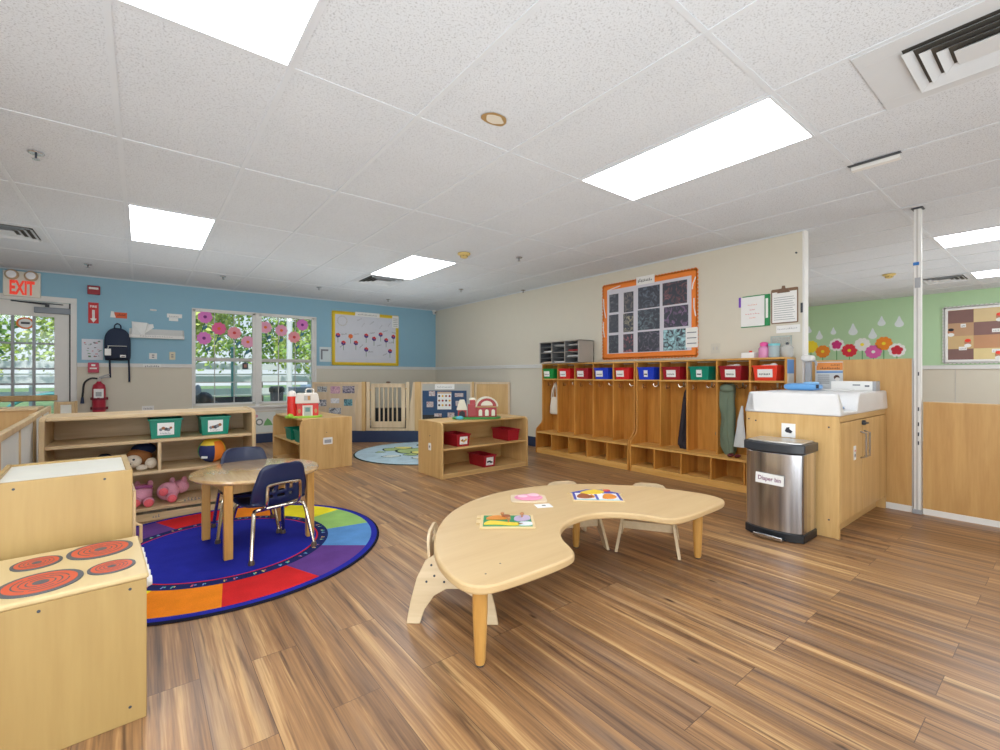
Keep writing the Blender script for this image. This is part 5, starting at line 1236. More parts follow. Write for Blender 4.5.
def navy_chair(label, loc, rz, group):
    s = thing('school_chair', label, 'chair', loc, rz, group)
    # shell: path in (y,z) with half widths
    path = [(0.17, 0.285, 0.135), (0.175, 0.298, 0.15), (0.15, 0.305, 0.165), (0.08, 0.297, 0.172), (0.0, 0.292, 0.172), (-0.08, 0.295, 0.168), (-0.125, 0.305, 0.165), (-0.15, 0.33, 0.166), (-0.165, 0.37, 0.168), (-0.175, 0.41, 0.165), (-0.185, 0.45, 0.155), (-0.195, 0.50, 0.142), (-0.203, 0.535, 0.128), (-0.206, 0.553, 0.105), (-0.207, 0.560, 0.075)]
    P = catmull([Vector(p) for p in path], 2); nx = 14; vs = []; fs = []
    for i, p_ in enumerate(P):
        for k in range(nx + 1):
            u = -1 + 2 * k / nx
            curl = 0.022 * u * u
            if p_.y < 0.32: vs.append((u * p_.z, p_.x, p_.y + curl * 0.8 - 0.01))
            else: vs.append((u * p_.z, p_.x + curl * 1.1, p_.y))
    for i in range(len(P) - 1):
        for k in range(nx):
            z = (P[i].y + P[i + 1].y) / 2; hole = False
            if P[i].x < -0.13 and (0.348 < z < 0.375 or 0.395 < z < 0.425) and k in (4, 6, 7, 9) : hole = (k in (4, 9)) or k in (6, 7)
            if hole and k != 7: continue
            if hole and k == 7: continue
            fs.append((i * (nx + 1) + k, i * (nx + 1) + k + 1, (i + 1) * (nx + 1) + k + 1, (i + 1) * (nx + 1) + k))
    m = MB(); m.add(vs, fs, M_ns); o = m.build('seat_shell', s)
    md = o.modifiers.new('thickness', 'SOLIDIFY'); md.thickness = 0.009; md.offset = -1
    r = 0.0115
    for nme, pts in (('rear_leg_frame', [(-0.19, -0.20, 0.02), (-0.16, -0.155, 0.24), (-0.145, -0.13, 0.275), (-0.11, -0.12, 0.282), (0.11, -0.12, 0.282), (0.145, -0.13, 0.275), (0.16, -0.155, 0.24), (0.19, -0.20, 0.02)]),
                     ('front_leg_frame', [(-0.18, 0.19, 0.02), (-0.15, 0.135, 0.24), (-0.135, 0.12, 0.275), (-0.10, 0.115, 0.282), (0.10, 0.115, 0.282), (0.135, 0.12, 0.275), (0.15, 0.135, 0.24), (0.18, 0.19, 0.02)])):
        m = MB(); m.tube(pts, r, M_chrome, 10, smooth=3); m.build(nme, s)
    m = MB(); m.tube([(-0.10, -0.125, 0.285), (-0.10, -0.19, 0.32), (-0.098, -0.20, 0.42), (-0.075, -0.207, 0.44), (0.075, -0.207, 0.44), (0.098, -0.20, 0.42), (0.10, -0.19, 0.32), (0.10, -0.125, 0.285)], 0.009, M_chrome, 8, smooth=3); m.build('back_frame', s)
    for x, y in ((-0.19, -0.20), (0.19, -0.20), (-0.18, 0.19), (0.18, 0.19)):
        m = MB(); m.lathe([(0.017, 0), (0.018, 0.01), (0.013, 0.028)], (x, y, 0), flat('glide_brown', (84, 70, 60), 0.4), 14); m.build('glide', s)
    return s
c1 = navy_chair('navy plastic school chair with its back to the camera at the round table', (0.635, 3.185, 0.012), math.radians(13), 'navy school chairs at the round table')
dup(c1, (0.58, 3.64, 0.012), math.radians(176), 'navy plastic school chair behind the round table, facing the camera')

# ================================================================ RAINBOW RUG
rug = MB(); rc = (0.42, 3.40); R1, R2, R3 = 0.955, 0.905, 0.62
RC = {'o': carpet('rug_orange', (238, 132, 30)), 'r': carpet('rug_red', (206, 38, 40)), 'p': carpet('rug_purple', (96, 60, 132)), 'b': carpet('rug_blue', (86, 138, 196)), 'g': carpet('rug_green', (146, 190, 104)), 'y': carpet('rug_yellow', (236, 220, 40)), 'n': carpet('rug_navy', (28, 38, 92)), 'rb': carpet('rug_royal', (34, 40, 150)), 'k': carpet('rug_edge', (26, 26, 40))}
rug.lathe([(R1, 0.0), (R1 + 0.004, 0.004), (R1 - 0.004, 0.009), (R1 - 0.012, 0.010)], (rc[0], rc[1], 0), RC['k'], 96)
def ring(mb, r0, r1, a0, a1, z, mat, n=12):
    vs = []; fs = []
    for i in range(n + 1):
        a = math.radians(a0 + (a1 - a0) * i / n)
        vs += [(rc[0] + r0 * math.cos(a), rc[1] + r0 * math.sin(a), z), (rc[0] + r1 * math.cos(a), rc[1] + r1 * math.sin(a), z)]
    for i in range(n): fs.append((2 * i, 2 * i + 1, 2 * i + 3, 2 * i + 2))
    mb.add(vs, fs, mat)
ring(rug, R2, R1 - 0.012, 0, 360, 0.0106, RC['rb'], 96)
seq = 'orpbgy'
for i in range(12): ring(rug, R3, R2, -128 + 30 * i, -98 + 30 * i, 0.0108, RC[seq[i % 6]])
ring(rug, 0.555, R3, 0, 360, 0.0110, RC['n'], 96); ring(rug, 0.545, 0.555, 0, 360, 0.0112, RC['r'], 96); ring(rug, 0.0005, 0.545, 0, 360, 0.0110, RC['rb'], 96)
rd = random.Random(4)
lc = [flat('rug_l1', (90, 190, 170), 0.9), flat('rug_l2', (220, 200, 90), 0.9), flat('rug_l3', (200, 90, 110), 0.9), flat('rug_l4', (120, 150, 230), 0.9)]
ABC = 'ABCDEFGHIJKLMNOPQRSTUVWXYZ'
for i in range(78):
    a = math.radians(i * 360 / 78); er = Vector((math.cos(a), math.sin(a), 0)); et = Vector((-math.sin(a), math.cos(a), 0))
    o = Vector((rc[0], rc[1], 0.0116)) + er * 0.59
    w = rd.uniform(0.006, 0.012)
    if i % 3 != 2:
        rug.quad(o - et * w - er * 0.012, o + er * 0 - er * 0.012 + et * -w * 0.2, o + er * 0.012 + et * -w * 0.2, o + er * 0.012 - et * w, lc[i % 4])
        rug.quad(o + et * w * 0.1 - er * 0.010, o + et * w - er * 0.010, o + et * w + er * 0.001, o + et * w * 0.1 + er * 0.001, lc[(i + 1) % 4])
tag(rug.build('rainbow_rug', smooth=False), 'round rug with a royal blue centre and a ring of rainbow wedges', 'rug')

# pale blue rug with pond shapes
rug2 = MB(); c2 = (3.21, 5.83)
B = {'bl': carpet('rug2_blue', (172, 196, 206)), 'gr': carpet('rug2_green', (160, 180, 120)), 'ye': carpet('rug2_yellow', (220, 214, 120)), 'dk': carpet('rug2_dark', (44, 60, 58)), 'wh': carpet('rug2_pale', (206, 216, 206))}
rug2.lathe([(0.985, 0.0), (0.99, 0.004), (0.98, 0.008)], (c2[0], c2[1], 0), B['dk'], 80)
rug2.disc((c2[0], c2[1], 0.0082), 0.968, B['bl'], 80, h=0.0004)
rd = random.Random(12)
def blob(cx, cy, r, mat, z, sc=1.0, seed=0, st=1.4):
    q = random.Random(seed); n = 9; pts = []
    for k in range(n):
        a = 2 * PI * k / n; rr = r * q.uniform(0.7, 1.2) * sc
        u, v = rr * math.cos(a) * st, rr * math.sin(a)
        pts.append((cx + u * 0.787 + v * 0.617, cy - u * 0.617 + v * 0.787))
    rug2.prism(cat2(pts, 5), z, z + 0.0003, 'z', mat)
for i, (du, dv, r, cc) in enumerate([(-0.45, 0.18, 0.15, 'gr'), (-0.10, 0.05, 0.24, 'gr'), (0.02, -0.08, 0.13, 'ye'), (-0.38, 0.30, 0.10, 'ye'), (0.35, 0.25, 0.2, 'gr'), (0.30, 0.30, 0.12, 'ye'), (-0.40, -0.42, 0.08, 'wh'), (0.05, -0.55, 0.10, 'wh'), (0.4, -0.35, 0.12, 'gr'), (-0.62, -0.1, 0.05, 'gr'), (0.05, 0.55, 0.16, 'gr'), (-0.15, -0.32, 0.07, 'gr')]):
    x = c2[0] + du * 0.787 + dv * 0.617; y = c2[1] - du * 0.617 + dv * 0.787
    blob(x, y, r, B['dk'], 0.0087 + i * 0.0006, 1.12, i); blob(x, y, r, B[cc], 0.0091 + i * 0.0006, 1.0, i)
tag(rug2.build('pond_rug', smooth=False), 'round pale blue rug with green and yellow shapes near the gate', 'rug')

# ================================================================ KIDNEY TABLE
s = thing('kidney_table', 'low horseshoe shaped activity table in the middle of the floor', 'table', (0, 0, 0))
out = [(0.996, 1.734), (1.10, 1.89), (1.265, 2.06), (1.445, 2.175), (1.63, 2.24), (1.82, 2.26), (2.01, 2.24), (2.20, 2.175), (2.375, 2.06), (2.53, 1.90), (2.655, 1.72), (2.725, 1.53), (2.742, 1.40), (2.715, 1.315), (2.63, 1.275), (2.40, 1.265), (2.22, 1.268), (2.13, 1.30), (2.085, 1.40), (2.02, 1.51), (1.92, 1.585), (1.81, 1.61), (1.68, 1.59), (1.57, 1.53), (1.49, 1.44), (1.44, 1.34), (1.385, 1.28), (1.25, 1.262), (1.05, 1.264), (0.94, 1.285), (0.892, 1.36), (0.903, 1.50), (0.94, 1.62)]
pts = cat2(out, 4)
m = MB(); m.prism(pts, 0.336, 0.37, 'z', M_kid); m.build('tabletop', s, 0.009, seg=3)
m = MB()
for x, y in ((1.0, 1.36), (1.10, 1.40)): m.disc((x, y, 0.3702), 0.004, M_dark, 8, h=0.0005)
m.build('screw_caps', s)
for (x, y) in ((1.014, 1.415), (2.64, 1.43), (2.19, 2.0), (1.44, 2.0)):
    m = MB(); m.lathe([(0.017, 0.006), (0.021, 0.02), (0.029, 0.20), (0.030, 0.336)], (x, y, 0), M_leg, 20); m.build('leg', s)
    m = MB(); m.lathe([(0.016, 0), (0.018, 0.006)], (x, y, 0), M_dark, 16); m.build('glide', s)

def ply_chair(label, loc, rz, group=None):
    s = thing('toddler_chair', label, 'chair', loc, rz, group)
    prof = [(-0.205, 0), (-0.145, 0), (-0.125, 0.06), (-0.085, 0.115), (-0.03, 0.145), (0.03, 0.145), (0.085, 0.115), (0.125, 0.06), (0.145, 0), (0.205, 0), (0.19, 0.07), (0.165, 0.16), (0.14, 0.215), (0.08, 0.245), (0.0, 0.265), (-0.05, 0.285), (-0.09, 0.285), (-0.13, 0.26), (-0.165, 0.19), (-0.19, 0.09)]
    for sg in (-1, 1):
        m = MB(); n = len(prof)
        vs = [((sg * (0.185 - 0.17 * z)) - 0.009, y, z) for y, z in prof] + [((sg * (0.185 - 0.17 * z)) + 0.009, y, z) for y, z in prof]
        fs = [tuple(range(n - 1, -1, -1)), tuple(range(n, 2 * n))] + [(i, (i + 1) % n, n + (i + 1) % n, n + i) for i in range(n)]
        m.add(vs, fs, M_pale); o = m.build('side_panel', s, 0.003)
        m = MB()
        for y, z in ((-0.10, 0.245), (-0.085, 0.20), (-0.12, 0.175), (-0.04, 0.175)):
            xx = sg * (0.185 - 0.17 * z + 0.0085); m.cyl((xx - 0.002, y, z), 0.0055, 0.004, M_dark, 8, 'x')
        m.build('bolt_caps', o)
    m = MB(); m.box(-0.147, -0.12, 0.168, 0.147, 0.135, 0.182, M_pale); m.build('seat', s, 0.003)
    m = MB(); m.box(-0.15, 0.11, 0.13, 0.15, 0.124, 0.166, M_pale); m.build('stretcher', s, 0.002)
    # back rest: arch with hand hole, leaning back
    outer = [(-0.125, 0.18), (0.125, 0.18), (0.128, 0.28), (0.12, 0.33), (0.09, 0.362), (0.0, 0.372), (-0.09, 0.362), (-0.12, 0.33), (-0.128, 0.28)]
    hole = [(-0.05, 0.318), (-0.05, 0.342), (0.05, 0.342), (0.05, 0.318)]
    m = MB()
    # split into left, right, top, bottom pieces around the hole
    def bp_(pts):
        n = len(pts); vs = [(x, -0.10 - (z - 0.18) * 0.10, z) for x, z in pts] + [(x, -0.112 - (z - 0.18) * 0.10, z) for x, z in pts]
        m.add(vs, [tuple(range(n)), tuple(range(2 * n - 1, n - 1, -1))] + [(i, n + i, n + (i + 1) % n, (i + 1) % n) for i in range(n)], M_pale)
    bp_([(-0.125, 0.18), (0.125, 0.18), (0.128, 0.28), (0.124, 0.31), (-0.124, 0.31), (-0.128, 0.28)])
    bp_([(-0.124, 0.31), (-0.05, 0.31), (-0.05, 0.345), (-0.09, 0.362), (-0.118, 0.335)])
    bp_([(0.05, 0.31), (0.124, 0.31), (0.118, 0.335), (0.09, 0.362), (0.05, 0.345)])
    bp_([(-0.05, 0.345), (0.05, 0.345), (0.09, 0.362), (0.05, 0.371), (-0.05, 0.371), (-0.09, 0.362)])
    m.build('backrest', s)
    return s
kg = None
def rzf(fx, fy): return math.atan2(fy, fx) - PI / 2
k1 = ply_chair('plywood toddler chair at the left end of the horseshoe table', (1.205, 1.87, 0), rzf(0.77, -0.64))
dup(k1, (1.64, 2.09, 0), rzf(0.24, -0.97), 'plywood toddler chair behind the table, nearest the pink puzzle')
dup(k1, (2.235, 2.105, 0), rzf(-0.42, -0.9), 'plywood toddler chair behind the table, nearest the blue puzzle')
dup(k1, (2.60, 1.745, 0), rzf(-0.85, -0.53), 'plywood toddler chair at the right of the table, mostly underneath')

# puzzles on kidney table
PZ = {'g': flat('pz_green', (30, 140, 90), 0.4), 'w': flat('pz_wood', (226, 200, 150), 0.5), 'o': flat('pz_orange', (226, 140, 50), 0.4), 'y': flat('pz_yellow', (240, 206, 60), 0.4), 'l': flat('pz_lilac', (190, 170, 200), 0.4), 'b': flat('pz_blue', (60, 70, 170), 0.4), 'k': flat('pz_knob', (186, 128, 84), 0.4), 'pk': flat('pz_pink', (232, 150, 180), 0.4), 'bw': flat('pz_white', (236, 236, 240), 0.4), 'br': flat('pz_brown', (160, 90, 50), 0.4), 'c': flat('pz_cyan', (90, 190, 190), 0.4), 'r': flat('pz_red', (220, 80, 70), 0.4)}
s = thing('knob_puzzle', 'green animal knob puzzle board on the left of the horseshoe table', 'puzzle', (1.43, 1.77, 0.3705), math.radians(-38))
m = MB(); m.box(-0.13, -0.10, 0, 0.14, 0.10, 0.008, PZ['w']); m.box(-0.15, -0.03, 0, -0.13, 0.02, 0.008, PZ['w']); m.box(-0.15, 0.05, 0, -0.13, 0.09, 0.008, PZ['w']); m.build('board', s, 0.002)
m = MB(); m.box(-0.115, -0.085, 0.008, 0.125, 0.085, 0.0088, PZ['g']); m.build('picture', s)
for q, (pts_, mt, kx, ky) in enumerate([([(-0.10, 0.02), (-0.07, 0.07), (0.0, 0.07), (0.02, 0.04), (-0.02, 0.015)], 'o', -0.02, 0.05), ([(0.04, 0.0), (0.05, 0.06), (0.11, 0.075), (0.12, 0.02), (0.08, -0.01)], 'l', 0.08, 0.045), ([(-0.11, -0.06), (-0.08, -0.01), (0.0, -0.03), (0.08, -0.05), (0.04, -0.075), (-0.05, -0.06)], 'y', 0.01, -0.035), ([(0.06, -0.07), (0.12, -0.07), (0.12, -0.03), (0.07, -0.03)], 'bw', None, None)]):
    m = MB(); m.prism(cat2(pts_, 4), 0.0088, 0.013, 'z', PZ[mt]); pc_ = m.build('puzzle_piece', s)
    if kx is not None:
        m = MB(); m.lathe([(0.004, 0.012), (0.004, 0.022), (0.010, 0.028), (0.010, 0.034), (0.004, 0.037)], (kx, ky, 0), PZ['k'], 12); m.build('knob', pc_)
    if mt == 'o':
        m = MB(); m.puff((0.0, 0.055, 0.016), (0.022, 0.022, 0.005), PZ['br']); m.build('face', pc_)
s = thing('knob_puzzle', 'blue and yellow house shaped puzzle board on the horseshoe table', 'puzzle', (2.16, 1.81, 0.3705), math.radians(-42))
m = MB(); m.prism([(-0.15, -0.12), (0.15, -0.12), (0.15, 0.05), (0.17, 0.05), (0.06, 0.15), (-0.05, 0.15), (-0.17, 0.05), (-0.15, 0.05)], 0, 0.008, 'z', PZ['w']); m.build('board', s, 0.002)
m = MB(); m.prism([(-0.155, 0.05), (0.155, 0.05), (0.055, 0.14), (-0.045, 0.14)], 0.008, 0.0088, 'z', PZ['b']); m.box(-0.14, -0.11, 0.008, 0.14, 0.045, 0.0088, PZ['bw'])
m.box(-0.14, -0.11, 0.0088, -0.125, 0.045, 0.0094, PZ['b']); m.box(0.125, -0.11, 0.0088, 0.14, 0.045, 0.0094, PZ['b']); m.box(-0.01, -0.11, 0.0088, 0.005, 0.045, 0.0094, PZ['b']); m.box(-0.13, -0.108, 0.0088, 0.13, -0.098, 0.0096, PZ['c']); m.build('picture', s)
for pts_, mt in (([(-0.09, 0.05), (0.0, 0.12), (0.06, 0.08), (0.02, 0.03), (-0.05, 0.02)], 'y'), ([(-0.12, -0.05), (-0.09, 0.02), (-0.05, 0.0), (-0.03, -0.06), (-0.08, -0.08)], 'br'), ([(-0.045, -0.06), (-0.03, 0.0), (-0.015, -0.05)], 'o'), ([(0.03, -0.07), (0.05, 0.01), (0.09, 0.02), (0.115, -0.04), (0.08, -0.08)], 'o'), ([(0.06, 0.09), (0.10, 0.10), (0.09, 0.13), (0.06, 0.12)], 'r')):
    m = MB(); m.prism(cat2(pts_, 4), 0.0094, 0.0135, 'z', PZ[mt]); m.build('puzzle_piece', s)
s = thing('pig_puzzle', 'round pink toy puzzle board at the back of the horseshoe table', 'puzzle', (1.80, 2.02, 0.3705), math.radians(-38))
m = MB(); m.prism(roundrect(-0.105, -0.08, 0.105, 0.08, 0.03), 0, 0.007, 'z', flat('pz_card', (228, 208, 176), 0.5)); m.build('board', s, 0.002)
m = MB(); m.puff((0, 0, 0.012), (0.085, 0.062, 0.010), PZ['pk']); m.puff((0.03, 0.02, 0.02), (0.035, 0.03, 0.008), flat('pz_pale_pink', (240, 190, 206))); m.puff((-0.035, -0.01, 0.02), (0.03, 0.025, 0.008), flat('pz_pale_pink', (240, 190, 206))); m.build('pink_piece', s)
s = MB(); s.T = Matrix.Translation((1.775, 1.865, 0.3705)) @ Matrix.Rotation(math.radians(-25), 4, 'Z'); s.box(-0.045, -0.035, 0, 0.045, 0.035, 0.0015, M_paper); s.box(-0.008, -0.006, 0.0015, 0.012, 0.010, 0.002, M_ink)
tag(s.build('picture_card', smooth=False), 'small white card with a dark print beside the pink puzzle', 'card')

# ================================================================ DIAGONAL FENCE on plinth
TH = 0.6655
ZD = 7.5; OX, OY = ZD * math.sin(TH), ZD * math.cos(TH)
pl_ = MB(Matrix.Translation((OX, OY, 0)) @ Matrix.Rotation(-TH, 4, 'Z')); pl_.box(-3.35, 0.0, 0, 0.17, 0.06, 0.19, M_navy_base); pl_.box(-3.35, 0.06, 0.17, 0.12, 0.30, 0.19, flat('platform_carpet', (70, 84, 110), 0.9))
struct('trim_8', pl_)
def dg(name, label, cat, group=None): return thing(name, label, cat, (OX, OY, 0), -TH, group)
T0, T1 = 0.19, 0.99
M_fb = wood('fence_birch', (226, 204, 170), (206, 180, 142), 'z', 0.45); M_bd2 = wood('fence_board', (208, 188, 160), (198, 176, 146), 'z', 0.5)
def frame(m, x0, x1, z0, z1, w=0.03, d0=-0.0, d1=0.035, mat=None, lo=None):
    mat = mat or M_fb; lo = lo or w
    m.box(x0, d0, z0, x0 + w, d1, z1, mat); m.box(x1 - w, d0, z0, x1, d1, z1, mat); m.box(x0, d0, z1 - w, x1, d1, z1, mat); m.box(x0, d0, z0, x1, d1, z0 + lo, mat)
s = dg('play_fence_panel', 'wood divider panel covered with small photos left of the gate', 'fence panel')
m = MB(); m.box(-3.09, 0.008, T0, -2.32, 0.028, T1 - 0.01, M_bd2); m.build('board', s)
m = MB(); m.box(-3.09, 0, T1 - 0.03, -2.32, 0.035, T1, M_fb); m.box(-3.09, 0, T0, -3.06, 0.035, T1, M_fb); m.build('frame', s, 0.003)
wave = [(-2.36, T0), (-2.27, T0), (-2.27, T1), (-2.33, T1), (-2.325, 0.88), (-2.35, 0.76), (-2.385, 0.66), (-2.39, 0.55), (-2.375, 0.4)]
m = MB(); m.prism(cat2(wave, 1), -0.012, 0.0, 'y', M_fb); m.build('wavy_edge', s, 0.002)
m = MB(); m.box(-2.27, -0.02, T0, -2.21, 0.045, T1 + 0.005, M_edge); m.build('post', s, 0.003)
pcs = [(190, 196, 200), (214, 170, 186), (70, 70, 96), (90, 96, 110), (226, 226, 230), (40, 90, 110), (200, 204, 210)]
for i, (x, z) in enumerate([(-2.928, 0.872), (-2.711, 0.861), (-2.493, 0.865), (-2.928, 0.647), (-2.717, 0.682), (-2.5, 0.654), (-2.717, 0.516)]):
    w, h = [(0.08, 0.045), (0.08, 0.06), (0.10, 0.06), (0.07, 0.055), (0.07, 0.04), (0.07, 0.055), (0.10, 0.05)][i]
    m = MB(); m.box(-w + x, 0.0055, z - h, x + w, 0.0078, z + h, abstract_mat('snap_%d' % i, pcs[i], [(60, 60, 70), (160, 120, 150), (190, 180, 190), (220, 220, 225), (190, 195, 205), (130, 190, 200), (60, 66, 80)][i], 18, 0.52)); m.build('photo', s, smooth=False)
s = dg('safety_gate', 'small wooden gate with vertical bars in the corner fence', 'gate')
m = MB(); frame(m, -2.12, -1.56, 0.24, 0.965, 0.062, -0.005, 0.03, M_fb, 0.10); m.build('gate_frame', s, 0.003)
for i in range(5):
    x = -2.058 + (i + 1) * 0.436 / 6
    m = MB(); m.box(x - 0.011, 0.0, 0.33, x + 0.011, 0.024, 0.91, M_fb); m.build('bar', s, 0.002)
m = MB(); m.box(-2.20, 0.0, T0, -2.14, 0.035, T1, M_fb); m.box(-1.545, 0.0, T0, -1.49, 0.035, T1, M_fb); m.box(-2.2, 0.0, T0, -1.49, 0.035, 0.23, M_fb); m.build('jamb', s, 0.003)
m = MB()
for x, z in ((-2.13, 0.86), (-1.545, 0.88), (-1.545, 0.38), (-2.13, 0.38)): m.cyl((x, -0.012, z), 0.012, 0.02, M_edge, 10, 'y')
m.puff((-1.84, 0.01, 0.985), (0.04, 0.02, 0.015), flat('latch_brown', (120, 90, 70))); m.build('hinge', s)
s = dg('play_fence_panel', 'divider panel with a blue photo chart between the gate and the corner', 'fence panel')
m = MB(); m.box(-1.30, -0.02, T0, -1.40, 0.045, T1 + 0.005, M_edge); m.build('post', s, 0.003)
wave2 = [(-1.49, T0), (-1.40, T0), (-1.40, T1), (-1.43, T1), (-1.44, 0.88), (-1.455, 0.74), (-1.475, 0.64), (-1.485, 0.45)]
m = MB(); m.prism(wave2, -0.012, 0.0, 'y', M_fb); m.build('wavy_edge', s, 0.002)
m = MB(); frame(m, -1.31, -0.46, T0, T1, 0.03); m.build('frame', s, 0.003)
m = MB(); m.box(-1.28, 0.01, T0 + 0.03, -0.49, 0.025, T1 - 0.03, flat('panel_grey', (176, 176, 170), 0.5)); m.build('board', s)
m = MB(); m.box(-1.275, 0.004, 0.37, -0.55, 0.0098, 0.85, flat('chart_blue', (44, 74, 112), 0.6))
for i in range(9): m.box(-1.275, 0.002, 0.41 + i * 0.05, -0.55, 0.004, 0.414 + i * 0.05, flat('chart_line', (28, 50, 84), 0.6))
m.build('blue_chart', s, smooth=False)
m = MB(); m.box(-1.275, 0.001, 0.355, -0.95, 0.0035, 0.45, M_black); m.build('dark_pocket', s)
m = MB(); m.box(-1.07, 0.0, 0.87, -0.75, 0.008, 0.955, M_paper); scrib(m, (-1.03, -0.0006, 0.90), (-0.79, -0.0006, 0.90), 0.025, M_ink2, 10); m.build('title_strip', s, smooth=False)
m = MB(); m.box(-1.03, -0.002, 0.54, -0.80, 0.0018, 0.83, M_paper); m.box(-1.03, -0.003, 0.80, -0.80, -0.0018, 0.83, flat('tan_strip', (206, 176, 150)))
rd = random.Random(9)
for r_ in range(3):
    for c_ in range(4): m.disc((-1.0 + c_ * 0.057, -0.0022, 0.76 - r_ * 0.075), 0.018, [M_ink, flat('an_yel', (230, 180, 60)), flat('an_brown', (150, 90, 50)), M_dred][(r_ * 2 + c_) % 4], 8, 'y', 0.001)
m.build('picture_sheet', s, smooth=False)
for i, (x, z, w, h) in enumerate([(-1.118, 0.80, 0.05, 0.04), (-1.151, 0.622, 0.055, 0.045), (-0.674, 0.777, 0.07, 0.03), (-1.02, 0.448, 0.06, 0.025), (-0.806, 0.448, 0.055, 0.04), (-0.70, 0.64, 0.03, 0.04)]):
    m = MB(); m.box(x - w, -0.001, z - h, x + w, 0.001, z + h, abstract_mat('snapb_%d' % i, (206, 200, 200), (150, 90, 90), 26, 0.55)); m.build('photo', s, smooth=False)
s = dg('play_fence_panel', 'plain maple divider panel meeting the right wall', 'fence panel')
m = MB(); frame(m, -0.42, 0.165, T0, T1, 0.035); m.build('frame', s, 0.003)
m = MB(); m.box(-0.385, 0.012, T0 + 0.03, 0.13, 0.024, T1 - 0.03, M_maple); m.build('board', s)
m = MB(); m.box(-0.46, -0.02, T0, -0.425, 0.045, T1 + 0.005, M_edge); m.build('post', s, 0.003)
s = dg('padded_bench', 'dark padded cushion behind the gate bars', 'cushion')
m = MB(); m.box(-2.15, 0.12, 0.19, -1.45, 0.32, 0.55, M_black); m.build('cushion', s, 0.03)

# ================================================================ CEILING FIXTURES
def panel_light(label, x0, y0):
    s = thing('ceiling_light', label, 'ceiling light', (x0 + 0.305, y0 + 0.61, CH), 0, 'recessed ceiling light panels')
    m = MB(); frame_ = M_tbar; w = 0.012
    m.box(-0.296, -0.588, -0.009, -0.284, 0.588, -0.004, frame_); m.box(0.284, -0.588, -0.009, 0.296, 0.588, -0.004, frame_); m.box(-0.296, -0.6, -0.009, 0.296, -0.588, -0.004, frame_); m.box(-0.296, 0.588, -0.009, 0.296, 0.6, -0.004, frame_); m.build('frame', s)
    m = MB(); m.box(-0.284, -0.588, -0.0065, 0.284, 0.588, -0.004, M_light); m.build('diffuser', s, smooth=False)
    return s
panel_light('lit ceiling panel at the top left edge of the view', -0.10, 0.90)
panel_light('lit ceiling panel in front of the blue wall, above the long shelf', -0.10, 4.56)
panel_light('smallest lit ceiling panel, next to the far round vent', 2.34, 4.56)
panel_light('large lit ceiling panel at the right centre', 2.34, 0.90)
panel_light('lit ceiling panel beyond the pole, nearer one', 6.00, -0.32)
panel_light('lit ceiling panel beyond the pole, farther one', 8.44, -0.32)
for x, y in ((-0.10, -2.76), (2.34, -2.76), (-2.54, 0.90), (6.0, -2.76), (6.0, 4.56), (8.44, 4.56)):
    s = MB(); s.box(x + 0.02, y + 0.02, CH - 0.008, x + 0.59, y + 1.2, CH - 0.004, M_light)
    tag(s.build('ceiling_light', smooth=False), 'lit ceiling panel in the unseen part of the room', 'ceiling light', 'recessed ceiling light panels out of view')
M_vent = flat('vent_white', (206, 210, 214), 0.5); M_vd = flat('vent_dark', (70, 66, 60), 0.7)
def vent(label, x0, y0, x1, y1, core):
    s = thing('ceiling_vent', label, 'vent', ((x0 + x1) / 2, (y0 + y1) / 2, CH))
    w, h = (x1 - x0) / 2, (y1 - y0) / 2; a, b = core
    m = MB(); 
    m.box(-w, -h, -0.008, -a, h, -0.004, M_vent); m.box(a, -h, -0.008, w, h, -0.004, M_vent); m.box(-a, -h, -0.008, a, -b, -0.004, M_vent); m.box(-a, b, -0.008, a, h, -0.004, M_vent); m.build('face_plate', s, 0.001)
    m = MB(); m.box(-a, -b, -0.005, a, b, -0.004, M_vd); m.build('backing', s)
    for i in range(4):
        A, B_ = a - i * 0.046, b - i * 0.046
        if A < 0.03 or B_ < 0.03: break
        last = i == 3 or A - 0.046 < 0.03
        t_ = 0.030; A2, B2 = A - t_, B_ - t_; zo, zi = -0.026, -0.0065
        vs = [(-A, -B_, zo), (A, -B_, zo), (A, B_, zo), (-A, B_, zo), (-A2, -B2, zi), (A2, -B2, zi), (A2, B2, zi), (-A2, B2, zi)]
        m = MB(); m.add(vs, [(0, 1, 5, 4), (1, 2, 6, 5), (2, 3, 7, 6), (3, 0, 4, 7)], M_vent)
        if last: m.box(-A, -B_, zo - 0.002, A, B_, zo, M_vent)
        m.build('slat', s, smooth=False)
    return s
vent('large square ceiling vent at the top right', 2.35, -0.61, 2.94, 0.60, (0.20, 0.46))
vent('ceiling vent at the left edge above the exit sign', -1.32, 5.79, -0.72, 6.40, (0.24, 0.24))
vent('ceiling vent next to the far light panel', 2.36, 5.79, 2.93, 6.37, (0.24, 0.24))
vent('ceiling vent in the green room beyond the pole', 8.46, 0.92, 9.04, 1.40, (0.24, 0.20))
def sprinkler(label, x, y):
    s = thing('sprinkler_head', label, 'sprinkler', (x, y, CH), 0, 'ceiling sprinkler heads')
    m = MB(); m.lathe([(0.038, -0.006), (0.034, -0.012), (0.014, -0.014)], (0, 0, 0), M_steel, 18); m.build('escutcheon', s)
    m = MB(); m.cyl((0, 0, -0.04), 0.006, 0.03, M_dark, 8); m.lathe([(0.018, -0.046), (0.018, -0.043)], (0, 0, 0), M_steel, 14); m.build('nozzle', s)
